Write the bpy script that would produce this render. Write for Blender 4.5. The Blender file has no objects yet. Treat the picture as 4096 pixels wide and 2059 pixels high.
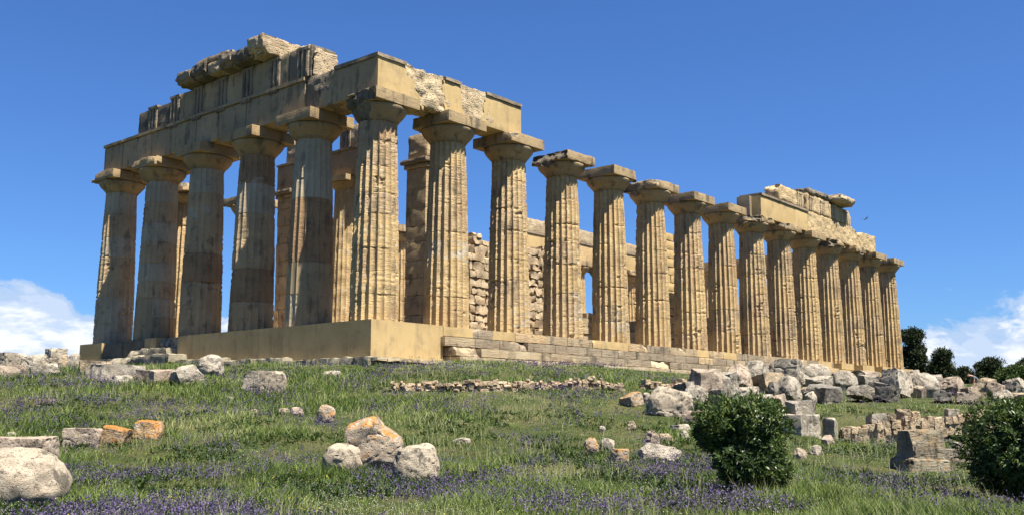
import bpy, math, random
import numpy as np
R = math.radians
rng = np.random.default_rng(7)
random.seed(7)
scn = bpy.context.scene
COL = scn.collection

# ------------------------------------------------------------------ camera
CAM = np.array([-29.689, -33.324, -3.935]); YAW = R(40.28); PITCH = R(8.864); FPX = 3932.0
cam_d = bpy.data.cameras.new('camera'); cam = bpy.data.objects.new('camera', cam_d); COL.objects.link(cam)
cam_d.sensor_width = 36.0; cam_d.lens = FPX / 4096 * 36; cam_d.clip_end = 6000; cam_d.clip_start = .1
cam.location = CAM; cam.rotation_euler = (math.pi / 2 + PITCH, 0, YAW - math.pi / 2)
scn.camera = cam
# ------------------------------------------------------------------ sky and sun
SUN_EL = R(64.5); SUN_DIR = np.array([-0.03, -1.0, 0.0]); SUN_DIR /= np.linalg.norm(SUN_DIR)
world = bpy.data.worlds.new('World'); scn.world = world; world.use_nodes = True
scn.view_settings.view_transform = 'Standard'; scn.view_settings.look = 'None'; scn.view_settings.gamma = 1
scn.view_settings.exposure = 1.58
scn.cycles.diffuse_bounces = 2

class NT:
    """tiny node-tree writer"""
    def __init__(s, tree): s.t = tree; tree.nodes.clear()
    def n(s, typ, **kw):
        nd = s.t.nodes.new(typ)
        for k, v in kw.items(): setattr(nd, k, v)
        return nd
    def put(s, sock, v):
        if isinstance(v, bpy.types.NodeSocket): s.t.links.new(v, sock)
        elif v is not None:
            if sock.type in ('RGBA',) and not isinstance(v, (int, float)): sock.default_value = tuple(v) + ((1,) if len(v) == 3 else ())
            else: sock.default_value = v
    def math(s, op, a, b=None, c=None, clamp=False):
        nd = s.n('ShaderNodeMath', operation=op, use_clamp=clamp)
        for i, v in enumerate((a, b, c)):
            if v is not None: s.put(nd.inputs[i], v)
        return nd.outputs[0]
    def vmath(s, op, a, b=None):
        nd = s.n('ShaderNodeVectorMath', operation=op); s.put(nd.inputs[0], a)
        if b is not None: s.put(nd.inputs[1], b)
        return nd.outputs['Value'] if op in ('DOT_PRODUCT', 'LENGTH') else nd.outputs[0]
    def noise(s, vec, scale, detail=4, rough=.55, dist=0.0, out=0):
        nd = s.n('ShaderNodeTexNoise'); s.put(nd.inputs['Vector'], vec)
        nd.inputs['Scale'].default_value = scale; nd.inputs['Detail'].default_value = detail
        nd.inputs['Roughness'].default_value = rough; nd.inputs['Distortion'].default_value = dist
        return nd.outputs[out]
    def vor(s, vec, scale, feat='F1'):
        nd = s.n('ShaderNodeTexVoronoi', feature=feat); s.put(nd.inputs['Vector'], vec); nd.inputs['Scale'].default_value = scale
        return nd.outputs['Distance']
    def ramp(s, f, stops):
        nd = s.n('ShaderNodeValToRGB'); s.put(nd.inputs[0], f); e = nd.color_ramp.elements
        while len(e) < len(stops): e.new(.5)
        for el, (p, c) in zip(e, stops):
            el.position = p; el.color = (tuple(c) + (1,)) if not isinstance(c, (int, float)) else (c, c, c, 1)
        return nd.outputs[0]
    def rng(s, v, a, b, c=0., d=1., smooth=True):
        nd = s.n('ShaderNodeMapRange', clamp=True); nd.interpolation_type = 'SMOOTHSTEP' if smooth else 'LINEAR'
        s.put(nd.inputs[0], v)
        for i, q in enumerate((a, b, c, d)): s.put(nd.inputs[i + 1], q)
        return nd.outputs[0]
    def mix(s, f, a, b, mode='MIX'):
        nd = s.n('ShaderNodeMix', data_type='RGBA', blend_type=mode)
        s.put(nd.inputs[0], f); s.put(nd.inputs[6], a); s.put(nd.inputs[7], b); return nd.outputs[2]
    def scale(s, v, k):
        nd = s.n('ShaderNodeMapping'); s.put(nd.inputs[0], v); nd.inputs['Scale'].default_value = k; return nd.outputs[0]

w = NT(world.node_tree)
sky = w.n('ShaderNodeTexSky', sky_type='NISHITA'); sky.sun_disc = False; sky.sun_elevation = SUN_EL
sky.sun_rotation = math.atan2(SUN_DIR[0], SUN_DIR[1]); sky.altitude = 50; sky.air_density = 1.0; sky.dust_density = .35; sky.ozone_density = 3.0
tc = w.n('ShaderNodeTexCoord').outputs['Generated']
sep = w.n('ShaderNodeSeparateXYZ'); w.put(sep.inputs[0], tc); el = sep.outputs[2]
def skydir(px, py):
    a = YAW - math.atan((px - 2048) / FPX); e = math.atan((1643 - py) / math.hypot(FPX, px - 2048))
    return (math.cos(e) * math.cos(a), math.cos(e) * math.sin(a), math.sin(e))
cl = w.noise(w.scale(tc, (17, 17, 27)), 1.0, 9, .62, .2)
bump = None
for (px, py, r0, r1, amt) in ((30, 1410, .055, .085, .40), (-300, 1370, .06, .11, .40), (260, 1460, .03, .07, .34), (4000, 1420, .02, .065, .30), (4290, 1340, .03, .09, .32), (3780, 1430, .01, .05, .26), (870, 1330, .0, .06, .2)):
    d = w.vmath('DISTANCE', tc, skydir(px, py)); d = [o for o in w.t.nodes][-1].outputs['Value']
    g = w.rng(d, r0, r1, amt, 0.)
    bump = g if bump is None else w.math('MAXIMUM', bump, g)
thr = w.rng(el, 0.0, .16, .47, .80, False)
cov = w.math('SUBTRACT', w.math('ADD', cl, bump), thr)
mask = w.math('MULTIPLY', w.rng(cov, 0.0, .12), .95)
mask = w.math('MULTIPLY', mask, w.rng(el, .21, .12, 0, 1))
shade = w.noise(w.scale(tc, (18, 18, 52)), 1.0, 7, .62)
shv = w.math('ADD', w.rng(cov, .02, .22), w.rng(shade, .42, .62, -.75, 0.15))
ccol = w.mix(w.math('ADD', shv, 0.0, clamp=True), (3.4, 4.5, 6.3), (6.9, 7.1, 7.5))
SKYTINT = (.395, .635, 1.01)
skyc = w.mix(1.0, sky.outputs[0], SKYTINT, 'MULTIPLY')
full = w.mix(mask, skyc, ccol)
bg = w.n('ShaderNodeBackground'); w.put(bg.inputs[0], full); bg.inputs[1].default_value = .05
wo = w.n('ShaderNodeOutputWorld'); w.put(wo.inputs[0], bg.outputs[0])

sun_d = bpy.data.lights.new('sun', 'SUN'); sun_d.energy = 5.0; sun_d.angle = R(.5); sun_d.color = (1, .94, .82)
sun = bpy.data.objects.new('sun', sun_d); COL.objects.link(sun)
sdir = np.array([SUN_DIR[0] * math.cos(SUN_EL), SUN_DIR[1] * math.cos(SUN_EL), math.sin(SUN_EL)])
import mathutils
sun.rotation_euler = mathutils.Vector(sdir).to_track_quat('Z', 'Y').to_euler(); sun.location = (0, -40, 60)

# ------------------------------------------------------------------ numeric helpers
def _h(i, j, k, s):
    n = (i * 374761393 + j * 668265263 + k * 2147483647 + s * 974634777) & 0xFFFFFFFF
    n = ((n ^ (n >> 13)) * 1274126177) & 0xFFFFFFFF
    n = (n ^ (n >> 16)) & 0xFFFFFF
    return n / 8388607.5 - 1.0
def vnoise(P, s=0):
    P = np.asarray(P, float); f = np.floor(P); i = f.astype(np.int64); f = P - f; f = f * f * (3 - 2 * f)
    r = 0
    for a in (0, 1):
        for b in (0, 1):
            for c in (0, 1):
                wgt = (f[:, 0] if a else 1 - f[:, 0]) * (f[:, 1] if b else 1 - f[:, 1]) * (f[:, 2] if c else 1 - f[:, 2])
                r = r + wgt * _h(i[:, 0] + a, i[:, 1] + b, i[:, 2] + c, s)
    return r
def fbm(P, o=4, s=0, g=.5):
    P = np.asarray(P, float); r = 0; a = 1
    for q in range(o): r = r + a * vnoise(P * (2 ** q) + 17.3 * q, s + q * 13); a *= g
    return r
def sm(x, a, b): t = np.clip((x - a) / (b - a), 0, 1); return t * t * (3 - 2 * t)

def mesh_obj(name, V, F, mats, parent=None, fm=None, smooth=None, flat=False):
    """F: (n,4) or (n,3) int array or a list of such"""
    me = bpy.data.meshes.new(name)
    Fs = F if isinstance(F, list) else [F]
    Fs = [np.asarray(f, np.int32) for f in Fs if len(f)]
    V = np.asarray(V, np.float32)
    me.vertices.add(len(V)); me.vertices.foreach_set('co', V.ravel())
    loops = np.concatenate([f.ravel() for f in Fs]); tot = np.concatenate([np.full(len(f), f.shape[1], np.int32) for f in Fs])
    st = np.concatenate([[0], np.cumsum(tot)[:-1]]).astype(np.int32)
    me.loops.add(len(loops)); me.loops.foreach_set('vertex_index', loops)
    me.polygons.add(len(tot)); me.polygons.foreach_set('loop_start', st)
    if fm is not None: me.polygons.foreach_set('material_index', np.asarray(fm, np.int32))
    me.update(calc_edges=True)
    for m in (mats if isinstance(mats, (list, tuple)) else [mats]): me.materials.append(m)
    if not flat:
        me.polygons.foreach_set('use_smooth', np.ones(len(tot), bool))
        if smooth: me.set_sharp_from_angle(angle=R(smooth))
    o = bpy.data.objects.new(name, me); COL.objects.link(o)
    if parent is not None: o.parent = parent
    return o
def tag(o, label=None, cat=None, group=None, kind=None):
    if label: o['label'] = label
    if cat: o['category'] = cat
    if group: o['group'] = group
    if kind: o['kind'] = kind
    return o
def empty(name, loc, label, cat, group=None):
    o = bpy.data.objects.new(name, None); COL.objects.link(o); o.location = loc; o.empty_display_size = .3
    return tag(o, label, cat, group)

_gc = {}
def grid_box(nx, ny, nz):
    key = (nx, ny, nz)
    if key in _gc: return _gc[key]
    VV = []; FF = []; off = 0
    for ax, sgn in ((0, -1), (0, 1), (1, -1), (1, 1), (2, -1), (2, 1)):
        n = [nx, ny, nz]; a, b = [q for q in (0, 1, 2) if q != ax]
        A, B = np.meshgrid(np.arange(n[a] + 1), np.arange(n[b] + 1), indexing='ij')
        P = np.zeros(A.shape + (3,), int); P[..., a] = A; P[..., b] = B; P[..., ax] = n[ax] if sgn > 0 else 0
        idx = np.arange(A.size).reshape(A.shape) + off
        q = np.stack([idx[:-1, :-1], idx[1:, :-1], idx[1:, 1:], idx[:-1, 1:]], -1).reshape(-1, 4)
        flip = (sgn > 0) == (ax == 1)
        if flip: q = q[:, ::-1]
        VV.append(P.reshape(-1, 3)); FF.append(q); off += A.size
    V = np.concatenate(VV); F = np.concatenate(FF)
    code = V[:, 0] * 1000000 + V[:, 1] * 1000 + V[:, 2]
    u, first, inv = np.unique(code, return_index=True, return_inverse=True)
    V = V[first] / np.array([nx, ny, nz]) - .5
    _gc[key] = (V, inv.reshape(-1)[F]); return _gc[key]

def block(lo, hi, res=.25, amp=.02, freq=1.5, seed=0, cuts=(), cham=.02, maxn=60, face_amp=0, joints=None):
    """weathered ashlar block between two corners; cuts=[(normal, offset from centre, roughness)]"""
    lo = np.array(lo, float); hi = np.array(hi, float); S = hi - lo; c = (lo + hi) / 2
    n = [int(min(maxn, max(1, round(s / res)))) for s in S]
    V, F = grid_box(*n); P = V * S
    if cham > 0:  # pull the edges in
        d = S / 2 - np.abs(P); near = np.sort(d, 1)[:, :2]; e = sm(cham * 2.2 - near.sum(1), 0, cham * 2.2) * cham * .7
        L = P / (np.linalg.norm(P / S, axis=1)[:, None] + 1e-6)
        P = P - np.sign(P) * e[:, None] * (d < 1e-6)
    W = P + c
    for q, (nm, off, ra) in enumerate(cuts):
        nm = np.array(nm, float); nm /= np.linalg.norm(nm)
        dd = P @ nm - off - (ra * fbm(W * 2.6, 4, seed + 31 + q) if ra else 0)
        P = P - np.maximum(dd, 0)[:, None] * nm
    if amp > 0:
        D = np.stack([fbm(W * freq, 4, seed + k) for k in (1, 2, 3)], 1)
        P = P + D * amp
    return P + c, F
def join(parts):
    VV = []; FF = []; o = 0
    for V, F in parts: VV.append(V); FF.append(F + o); o += len(V)
    return np.concatenate(VV), np.concatenate(FF)
def lathe(prof, n=64, cx=0, cy=0, seed=0, amp=0., caps=True):
    prof = np.array(prof, float); m = len(prof); th = np.arange(n) * 2 * np.pi / n
    r = prof[:, 0][:, None] * np.ones(n); z = prof[:, 1][:, None] * np.ones(n)
    V = np.stack([r * np.cos(th), r * np.sin(th), z], -1).reshape(-1, 3)
    if amp: V += (fbm(V * 2.2 + seed, 4, seed) * amp)[:, None] * (V * [1, 1, 0]) / (np.linalg.norm(V[:, :2], axis=1)[:, None] + 1e-6)
    i = np.arange(m - 1)[:, None] * n; j = np.arange(n)[None]
    a = (i + j); b = i + (j + 1) % n
    F = np.stack([a, b, b + n, a + n], -1).reshape(-1, 4)
    return V + [cx, cy, 0], F

# ------------------------------------------------------------------ materials
def new_mat(name):
    m = bpy.data.materials.new(name); m.use_nodes = True; t = NT(m.node_tree)
    b = t.n('ShaderNodeBsdfPrincipled'); o = t.n('ShaderNodeOutputMaterial'); t.put(o.inputs[0], b.outputs[0])
    return m, t, b
ALB = .73
def sc3(c): return tuple(v * ALB for v in c)
def stone(name, base, alt, pale=(.50, .42, .31), grey=(.105, .09, .068), wgrey=.5, wpale=.3, strata=.6, pits=.5, lich=None, wl=.0, bump=.05, scale=1., rough=.92, streak=.5, fine=.5, moss=0, cracks=0, rust=0):
    base, alt, pale, grey = map(sc3, (base, alt, pale, grey)); lich = sc3(lich) if lich else lich
    m, t, b = new_mat(name); P = t.n('ShaderNodeNewGeometry').outputs['Position']
    if scale != 1: P = t.scale(P, (scale,) * 3)
    c = t.mix(t.rng(t.noise(P, .7, 5, .6), .38, .62), base, alt)
    c = t.mix(t.math('MULTIPLY', t.rng(t.noise(P, 3.1, 5, .65), .52, .72), wpale), c, pale)
    if rust: c = t.mix(t.math('MULTIPLY', t.rng(t.noise(t.scale(P, (.8, .8, .55)), 1., 5, .65), .52, .66), rust), c, (.30, .17, .095))
    # thin dark bedding lines and pits
    st = t.noise(t.scale(P, (1.6, 1.6, 15)), 1., 5, .65, .25)
    c = t.mix(t.math('MULTIPLY', t.rng(st, .47, .36), strata * .55), c, t.mix(.5, grey, base))
    # grey weathering: vertical runs + blotches
    sk = t.noise(t.scale(P, (2.6, 2.6, .35)), 1., 5, .6)
    bl = t.noise(P, 1.3, 6, .68)
    g = t.math('MULTIPLY', t.math('ADD', t.math('MULTIPLY', sk, streak), t.math('MULTIPLY', bl, 1 - streak)), 1.)
    c = t.mix(t.math('MULTIPLY', t.rng(g, .50, .62), wgrey), c, grey)
    if lich:
        nz = t.n('ShaderNodeSeparateXYZ'); t.put(nz.inputs[0], t.n('ShaderNodeNewGeometry').outputs['True Normal'])
        lf = t.math('ADD', t.noise(P, 2.3, 7, .75), t.math('MULTIPLY', nz.outputs[2], .12 if wl < 1.5 else .3))
        c = t.mix(t.math('MULTIPLY', t.rng(lf, .54, .64), min(wl, .9)), c, t.mix(t.rng(t.noise(P, 9, 4, .7), .35, .65), lich, tuple(v * .55 for v in lich)))
    ed = t.n('ShaderNodeTexVoronoi', feature='DISTANCE_TO_EDGE'); t.put(ed.inputs['Vector'], t.mix(.45, P, t.noise(P, 1.3, 5, .65, out=1))); ed.inputs['Scale'].default_value = 1.1
    if cracks: c = t.mix(t.math('MULTIPLY', t.math('MULTIPLY', t.rng(ed.outputs['Distance'], .03, .0), t.rng(t.noise(P, 1.1, 3, .6), .5, .62)), cracks), c, t.mix(.7, grey, (.02, .017, .014)))
    fn = t.noise(P, 22, 4, .7)
    c = t.mix(t.math('MULTIPLY', t.rng(fn, .52, .35), fine), c, t.mix(.6, c, grey))
    t.put(b.inputs['Base Color'], c); b.inputs['Roughness'].default_value = rough
    b.inputs['Specular IOR Level'].default_value = .15
    pt = t.rng(t.vor(P, 7.5), .0, .35)
    hgt = t.math('ADD', t.math('MULTIPLY', st, strata * 1.2), t.math('MULTIPLY', pt, pits * .5))
    hgt = t.math('ADD', t.math('ADD', hgt, t.math('MULTIPLY', t.noise(P, 6, 8, .7), .6)), t.math('MULTIPLY', t.noise(t.scale(P, (5, 5, 22)), 1., 4, .7), strata * .7))
    bp = t.n('ShaderNodeBump'); bp.inputs['Strength'].default_value = 1; bp.inputs['Distance'].default_value = bump
    t.put(bp.inputs['Height'], hgt); t.put(b.inputs['Normal'], bp.outputs[0])
    return m
GOLD = (.63, .455, .225); WARM = (.40, .265, .15)
M_shaft = stone('tuff_fluted', GOLD, (.53, .37, .19), pale=(.68, .60, .45), wgrey=.5, fine=.45, wpale=.7, strata=.55, pits=.5, bump=.055, rust=.3)
M_shaft2 = stone('tuff_fluted_pinkish', (.60, .44, .24), (.49, .35, .205), pale=(.62, .54, .42), wgrey=.7, fine=.45, wpale=.7, strata=.6, pits=.8, bump=.075, rust=.45)
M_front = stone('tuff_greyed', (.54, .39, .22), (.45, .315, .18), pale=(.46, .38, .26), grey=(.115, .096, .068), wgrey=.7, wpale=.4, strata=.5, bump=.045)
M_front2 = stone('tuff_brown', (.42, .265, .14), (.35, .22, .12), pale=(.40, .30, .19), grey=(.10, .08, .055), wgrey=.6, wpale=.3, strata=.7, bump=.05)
M_front3 = stone('tuff_grey_stucco', (.50, .41, .28), (.42, .34, .23), pale=(.58, .5, .38), grey=(.15, .125, .09), wgrey=.5, wpale=.5, strata=.3, bump=.03)
M_cap = stone('tuff_capital', (.43, .315, .17), (.35, .25, .14), wgrey=.85, wpale=.2, strata=.4, pits=.3, bump=.035)
M_plaster = stone('repair_mortar', (.53, .385, .185), (.46, .33, .155), pale=(.52, .41, .24), grey=(.26, .20, .12), wgrey=.5, wpale=.35, strata=.05, pits=.05, bump=.012, fine=.25)
M_plaster_shade = stone('repair_mortar_shaded', (.42, .315, .18), (.35, .265, .155), pale=(.38, .31, .2), grey=(.12, .10, .07), wgrey=.7, wpale=.4, strata=.1, pits=.1, bump=.016, fine=.4)  # darker copy of the repair mortar; shade of the front put into its colour
M_top = stone('weathered_ledge', (.34, .27, .185), (.26, .2, .14), pale=(.4, .34, .25), grey=(.08, .07, .055), wgrey=.6, strata=.5, bump=.04)
M_rough = stone('rough_tuff', (.58, .46, .29), (.46, .345, .22), pale=(.62, .53, .39), grey=(.14, .115, .08), wgrey=.45, wpale=.6, strata=.4, pits=1.6, bump=.12)
M_worn = stone('worn_tuff', (.66, .50, .28), (.54, .40, .22), wgrey=.4, wpale=.5, strata=.9, pits=1.2, bump=.09)
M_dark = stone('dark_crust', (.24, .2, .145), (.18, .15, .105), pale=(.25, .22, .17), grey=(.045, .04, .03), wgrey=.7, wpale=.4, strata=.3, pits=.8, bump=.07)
M_crust = stone('grey_crust', (.22, .185, .13), (.15, .125, .09), pale=(.38, .33, .25), grey=(.06, .052, .04), wgrey=.8, wpale=.6, strata=.5, pits=.8, bump=.06)
M_stuccof = stone('old_stucco_greyed', (.5, .43, .32), (.42, .34, .24), wgrey=.4, wpale=.4, strata=.2, bump=.03)
M_white = stone('old_stucco', (.58, .50, .38), (.5, .4, .28), wgrey=.25, wpale=.6, strata=.2, bump=.03)
M_step = stone('step_stone', (.46, .36, .225), (.385, .29, .18), pale=(.48, .41, .30), grey=(.13, .105, .078), wgrey=.75, wpale=.6, strata=.95, pits=.3, bump=.04, streak=.35)
M_stepf = stone('step_crust', (.42, .37, .27), (.33, .28, .2), pale=(.46, .42, .33), grey=(.05, .047, .035), wgrey=.7, wpale=.8, strata=.5, bump=.06, scale=2.2)
def rockmat(name, base, alt, **k):
    a = dict(pale=(.56, .50, .40), grey=(.075, .065, .052), wgrey=.8, wpale=.9, strata=.12, pits=.9, bump=.05, scale=2.0, streak=.05, fine=1.0, cracks=.8); a.update(k)
    return stone(name, base, alt, **a)
RM = {'g': rockmat('rock_grey', (.43, .38, .305), (.30, .26, .21), bump=.07), 'p': rockmat('rock_pinkish', (.44, .35, .265), (.34, .26, .2)),
      'w': rockmat('rock_whitish', (.46, .405, .325), (.36, .31, .245), wgrey=.7), 't': rockmat('rock_tan', (.43, .335, .22), (.35, .265, .175)),
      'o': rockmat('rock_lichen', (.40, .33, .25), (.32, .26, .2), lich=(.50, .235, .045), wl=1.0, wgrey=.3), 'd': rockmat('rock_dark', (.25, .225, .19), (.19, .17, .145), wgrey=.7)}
RM['O'] = rockmat('rock_orange', (.42, .30, .18), (.36, .24, .14), lich=(.50, .215, .04), wl=2.0, wgrey=.3)
RM['s'] = rockmat('rock_spotted', (.47, .40, .30), (.40, .325, .24), wgrey=.8, scale=4.0, bump=.035)
M_rubble = rockmat('rubble', (.56, .43, .28), (.45, .33, .21), scale=2.0, wgrey=.4)

# ------------------------------------------------------------------ terrain
FH = np.array([math.cos(YAW), math.sin(YAW)]); RH = np.array([math.sin(YAW), -math.cos(YAW)])
UW = lambda x, y: ((x - CAM[0]) * FH[0] + (y - CAM[1]) * FH[1], (x - CAM[0]) * RH[0] + (y - CAM[1]) * RH[1])
XY = lambda u, w_: (CAM[0] + u * FH[0] + w_ * RH[0], CAM[1] + u * FH[1] + w_ * RH[1])
gw = np.array([-90, -45, -30, -22, -15, -6, 0, 6, 12, 20, 35, 60, 100.])
gu = np.array([-40, 0, 10, 14, 18, 22, 26, 30, 33, 36, 40, 43, 48, 55, 62, 72, 95, 140, 300.])
G = np.array([
 [-5.6] * 13, [-5.55] * 13, [-5.5] * 13,
 [-5.3, -5.3, -5.3, -5.35, -5.4, -5.42, -5.42, -5.42, -5.42, -5.42, -5.4, -5.4, -5.4],
 [-5.1, -5.1, -5.1, -5.15, -5.2, -5.3, -5.32, -5.35, -5.35, -5.35, -5.35, -5.3, -5.3],
 [-4.7, -4.7, -4.75, -4.8, -4.95, -5.1, -5.15, -5.22, -5.28, -5.28, -5.2, -5.2, -5.2],
 [-4.1, -4.1, -4.1, -4.15, -4.3, -4.6, -4.72, -4.9, -5.12, -5.15, -5.1, -5.1, -5.1],
 [-3.5, -3.5, -3.5, -3.5, -3.6, -3.95, -4.1, -4.4, -5.0, -5.05, -5.0, -5.0, -5.0],
 [-3.2, -3.2, -3.15, -3.1, -3.15, -3.4, -3.5, -3.9, -4.55, -4.6, -4.6, -4.6, -4.6],
 [-3.0, -3.0, -2.9, -2.8, -2.75, -2.85, -2.95, -3.3, -4.1, -4.15, -4.15, -4.1, -4.1],
 [-2.8, -2.8, -2.65, -2.5, -2.3, -2.25, -2.3, -2.75, -3.75, -3.8, -3.8, -3.8, -3.8],
 [-2.6, -2.6, -2.45, -2.3, -2.1, -1.95, -1.98, -2.35, -3.45, -3.55, -3.5, -3.5, -3.5],
 [-2.4, -2.4, -2.25, -2.15, -1.98, -1.98, -1.9, -1.98, -2.95, -3.25, -3.2, -3.2, -3.2],
 [-2.3, -2.2, -2.0, -1.9, -1.85, -1.85, -1.7, -1.7, -2.2, -2.85, -2.9, -2.9, -2.9],
 [-2.3, -2.0, -1.6, -1.5, -1.4, -1.45, -1.5, -1.5, -1.7, -2.3, -2.6, -2.6, -2.6],
 [-2.3, -1.9, -1.5, -1.4, -1.4, -1.4, -1.4, -1.4, -1.45, -1.7, -2.2, -2.2, -2.3],
 [-2.4, -2.0, -1.7, -1.6, -1.5, -1.4, -1.4, -1.3, -1.2, -1.2, -1.3, -1.9, -2.2],
 [-3.2, -3., -2.8, -2.6, -2.4, -2.2, -2.0, -1.9, -1.8, -1.7, -1.7, -1.9, -2.4],
 [-7, -7, -7, -7, -7, -7, -7, -7, -7, -7, -7, -7, -7.]])
def terrain(x, y):
    x = np.asarray(x, float); y = np.asarray(y, float); u, w_ = UW(x, y)
    uu = np.clip(u, gu[0], gu[-1] - 1e-3); ww = np.clip(w_, gw[0], gw[-1] - 1e-3)
    def hermite_idx(g, v):
        i = np.clip(np.searchsorted(g, v, 'right') - 1, 0, len(g) - 2); t = (v - g[i]) / (g[i + 1] - g[i]); return i, t
    i, t = hermite_idx(gu, uu); j, s = hermite_idx(gw, ww)
    def slope(A, g, i, ax):
        i0 = np.clip(i - 1, 0, len(g) - 1); i1 = np.clip(i + 1, 0, len(g) - 1); return i0, i1
    def rowval(i):   # interpolate along w with cubic
        def val(jj): return G[i, np.clip(jj, 0, len(gw) - 1)]
        a, b = val(j), val(j + 1); h = gw[j + 1] - gw[j]
        ma = (val(j + 1) - val(j - 1)) / (gw[np.clip(j + 1, 0, len(gw) - 1)] - gw[np.clip(j - 1, 0, len(gw) - 1)])
        mb = (val(j + 2) - val(j)) / (gw[np.clip(j + 2, 0, len(gw) - 1)] - gw[j])
        s2, s3 = s * s, s ** 3
        return (2 * s3 - 3 * s2 + 1) * a + (s3 - 2 * s2 + s) * h * ma + (-2 * s3 + 3 * s2) * b + (s3 - s2) * h * mb
    n = len(gu); im = np.clip(i - 1, 0, n - 1); ip = i + 1; ipp = np.clip(i + 2, 0, n - 1)
    a, b, am, bp_ = rowval(i), rowval(ip), rowval(im), rowval(ipp); h = gu[ip] - gu[i]
    ma = (b - am) / (gu[ip] - gu[im]); mb = (bp_ - a) / (gu[ipp] - gu[i])
    t2, t3 = t * t, t ** 3
    z = (2 * t3 - 3 * t2 + 1) * a + (t3 - 2 * t2 + t) * h * ma + (-2 * t3 + 3 * t2) * b + (t3 - t2) * h * mb
    # retaining step on the right: the lower lawn stays low up to the terrace wall
    k = sm(w_, 9.0, 10.0) * sm(u, 22, 30) * (1 - sm(u, 33.0, 33.25)); z = z * (1 - k) + (-4.98 + (w_ - 12) * -.004) * k
    P = np.stack([x, y, x * 0], -1)
    z = z + .05 * vnoise(P.reshape(-1, 3) * .45, 5).reshape(z.shape) + .03 * vnoise(P.reshape(-1, 3) * 1.3, 6).reshape(z.shape)
    z = np.where(u > 300, z - (u - 300) * .012, z)
    return z
def ray(px, py):
    r_, u_ = (px - 2048) / FPX, -(py - 1030) / FPX
    f = np.array([math.cos(YAW) * math.cos(PITCH), math.sin(YAW) * math.cos(PITCH), math.sin(PITCH)])
    r = np.array([RH[0], RH[1], 0]); up = np.cross(r, f); return f + r * r_ + up * u_
def hit(px, py, u0=10, u1=110):
    d = ray(px, py); d = d / (d[:2] @ FH); us = np.linspace(u0, u1, 1500)
    P = CAM + us[:, None] * d; T = terrain(P[:, 0], P[:, 1]); k = np.nonzero(P[:, 2] <= T)[0]
    k = k[0] if len(k) else len(us) - 1
    return P[k], us[k]
def at(px, py, u):
    d = ray(px, py); d = d / (d[:2] @ FH); return CAM + u * d

# ground sheet
us = np.unique(np.concatenate([np.linspace(-40, 8, 13), np.linspace(8, 30, 90), np.linspace(30, 36, 50), np.linspace(36, 80, 110), np.linspace(80, 300, 50), np.geomspace(300, 4500, 18)]))
wf = np.concatenate([-np.geomspace(4500, 60, 18), np.linspace(-58, 58, 290), np.geomspace(60, 4500, 18)])
UU, WW = np.meshgrid(us, wf, indexing='ij'); X, Y = XY(UU, WW); Z = terrain(X, Y)
nU, nW = UU.shape; I = np.arange(nU * nW).reshape(nU, nW)
F = np.stack([I[:-1, :-1], I[:-1, 1:], I[1:, 1:], I[1:, :-1]], -1).reshape(-1, 4)[:, ::-1]
gm, t, b = new_mat('meadow_soil'); P = t.n('ShaderNodeNewGeometry').outputs['Position']
c = t.mix(t.rng(t.noise(P, .6, 5, .6), .4, .62), (.04, .052, .018), (.075, .072, .032))
c = t.mix(t.rng(t.noise(P, 1.7, 6, .7), .56, .68), c, (.11, .09, .05))
c = t.mix(t.rng(t.noise(P, 14, 4, .7), .5, .65), c, (.03, .045, .015))
t.put(b.inputs['Base Color'], c); b.inputs['Roughness'].default_value = 1; b.inputs['Specular IOR Level'].default_value = .05
bp = t.n('ShaderNodeBump'); bp.inputs['Distance'].default_value = .08; t.put(bp.inputs['Height'], t.noise(P, 9, 6, .7)); t.put(b.inputs['Normal'], bp.outputs[0])
g = mesh_obj('ground', np.stack([X, Y, Z], -1).reshape(-1, 3), F, gm); tag(g, kind='structure')

# ------------------------------------------------------------------ the temple
S = 4.68; HC = 10.46; ZA = 9.92; ZN = 9.2; A = 1.372
temple = empty('temple_ruin', (0, 0, 0), 'golden Doric Greek temple ruin with rows of fluted columns on a stepped base', 'temple')

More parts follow.
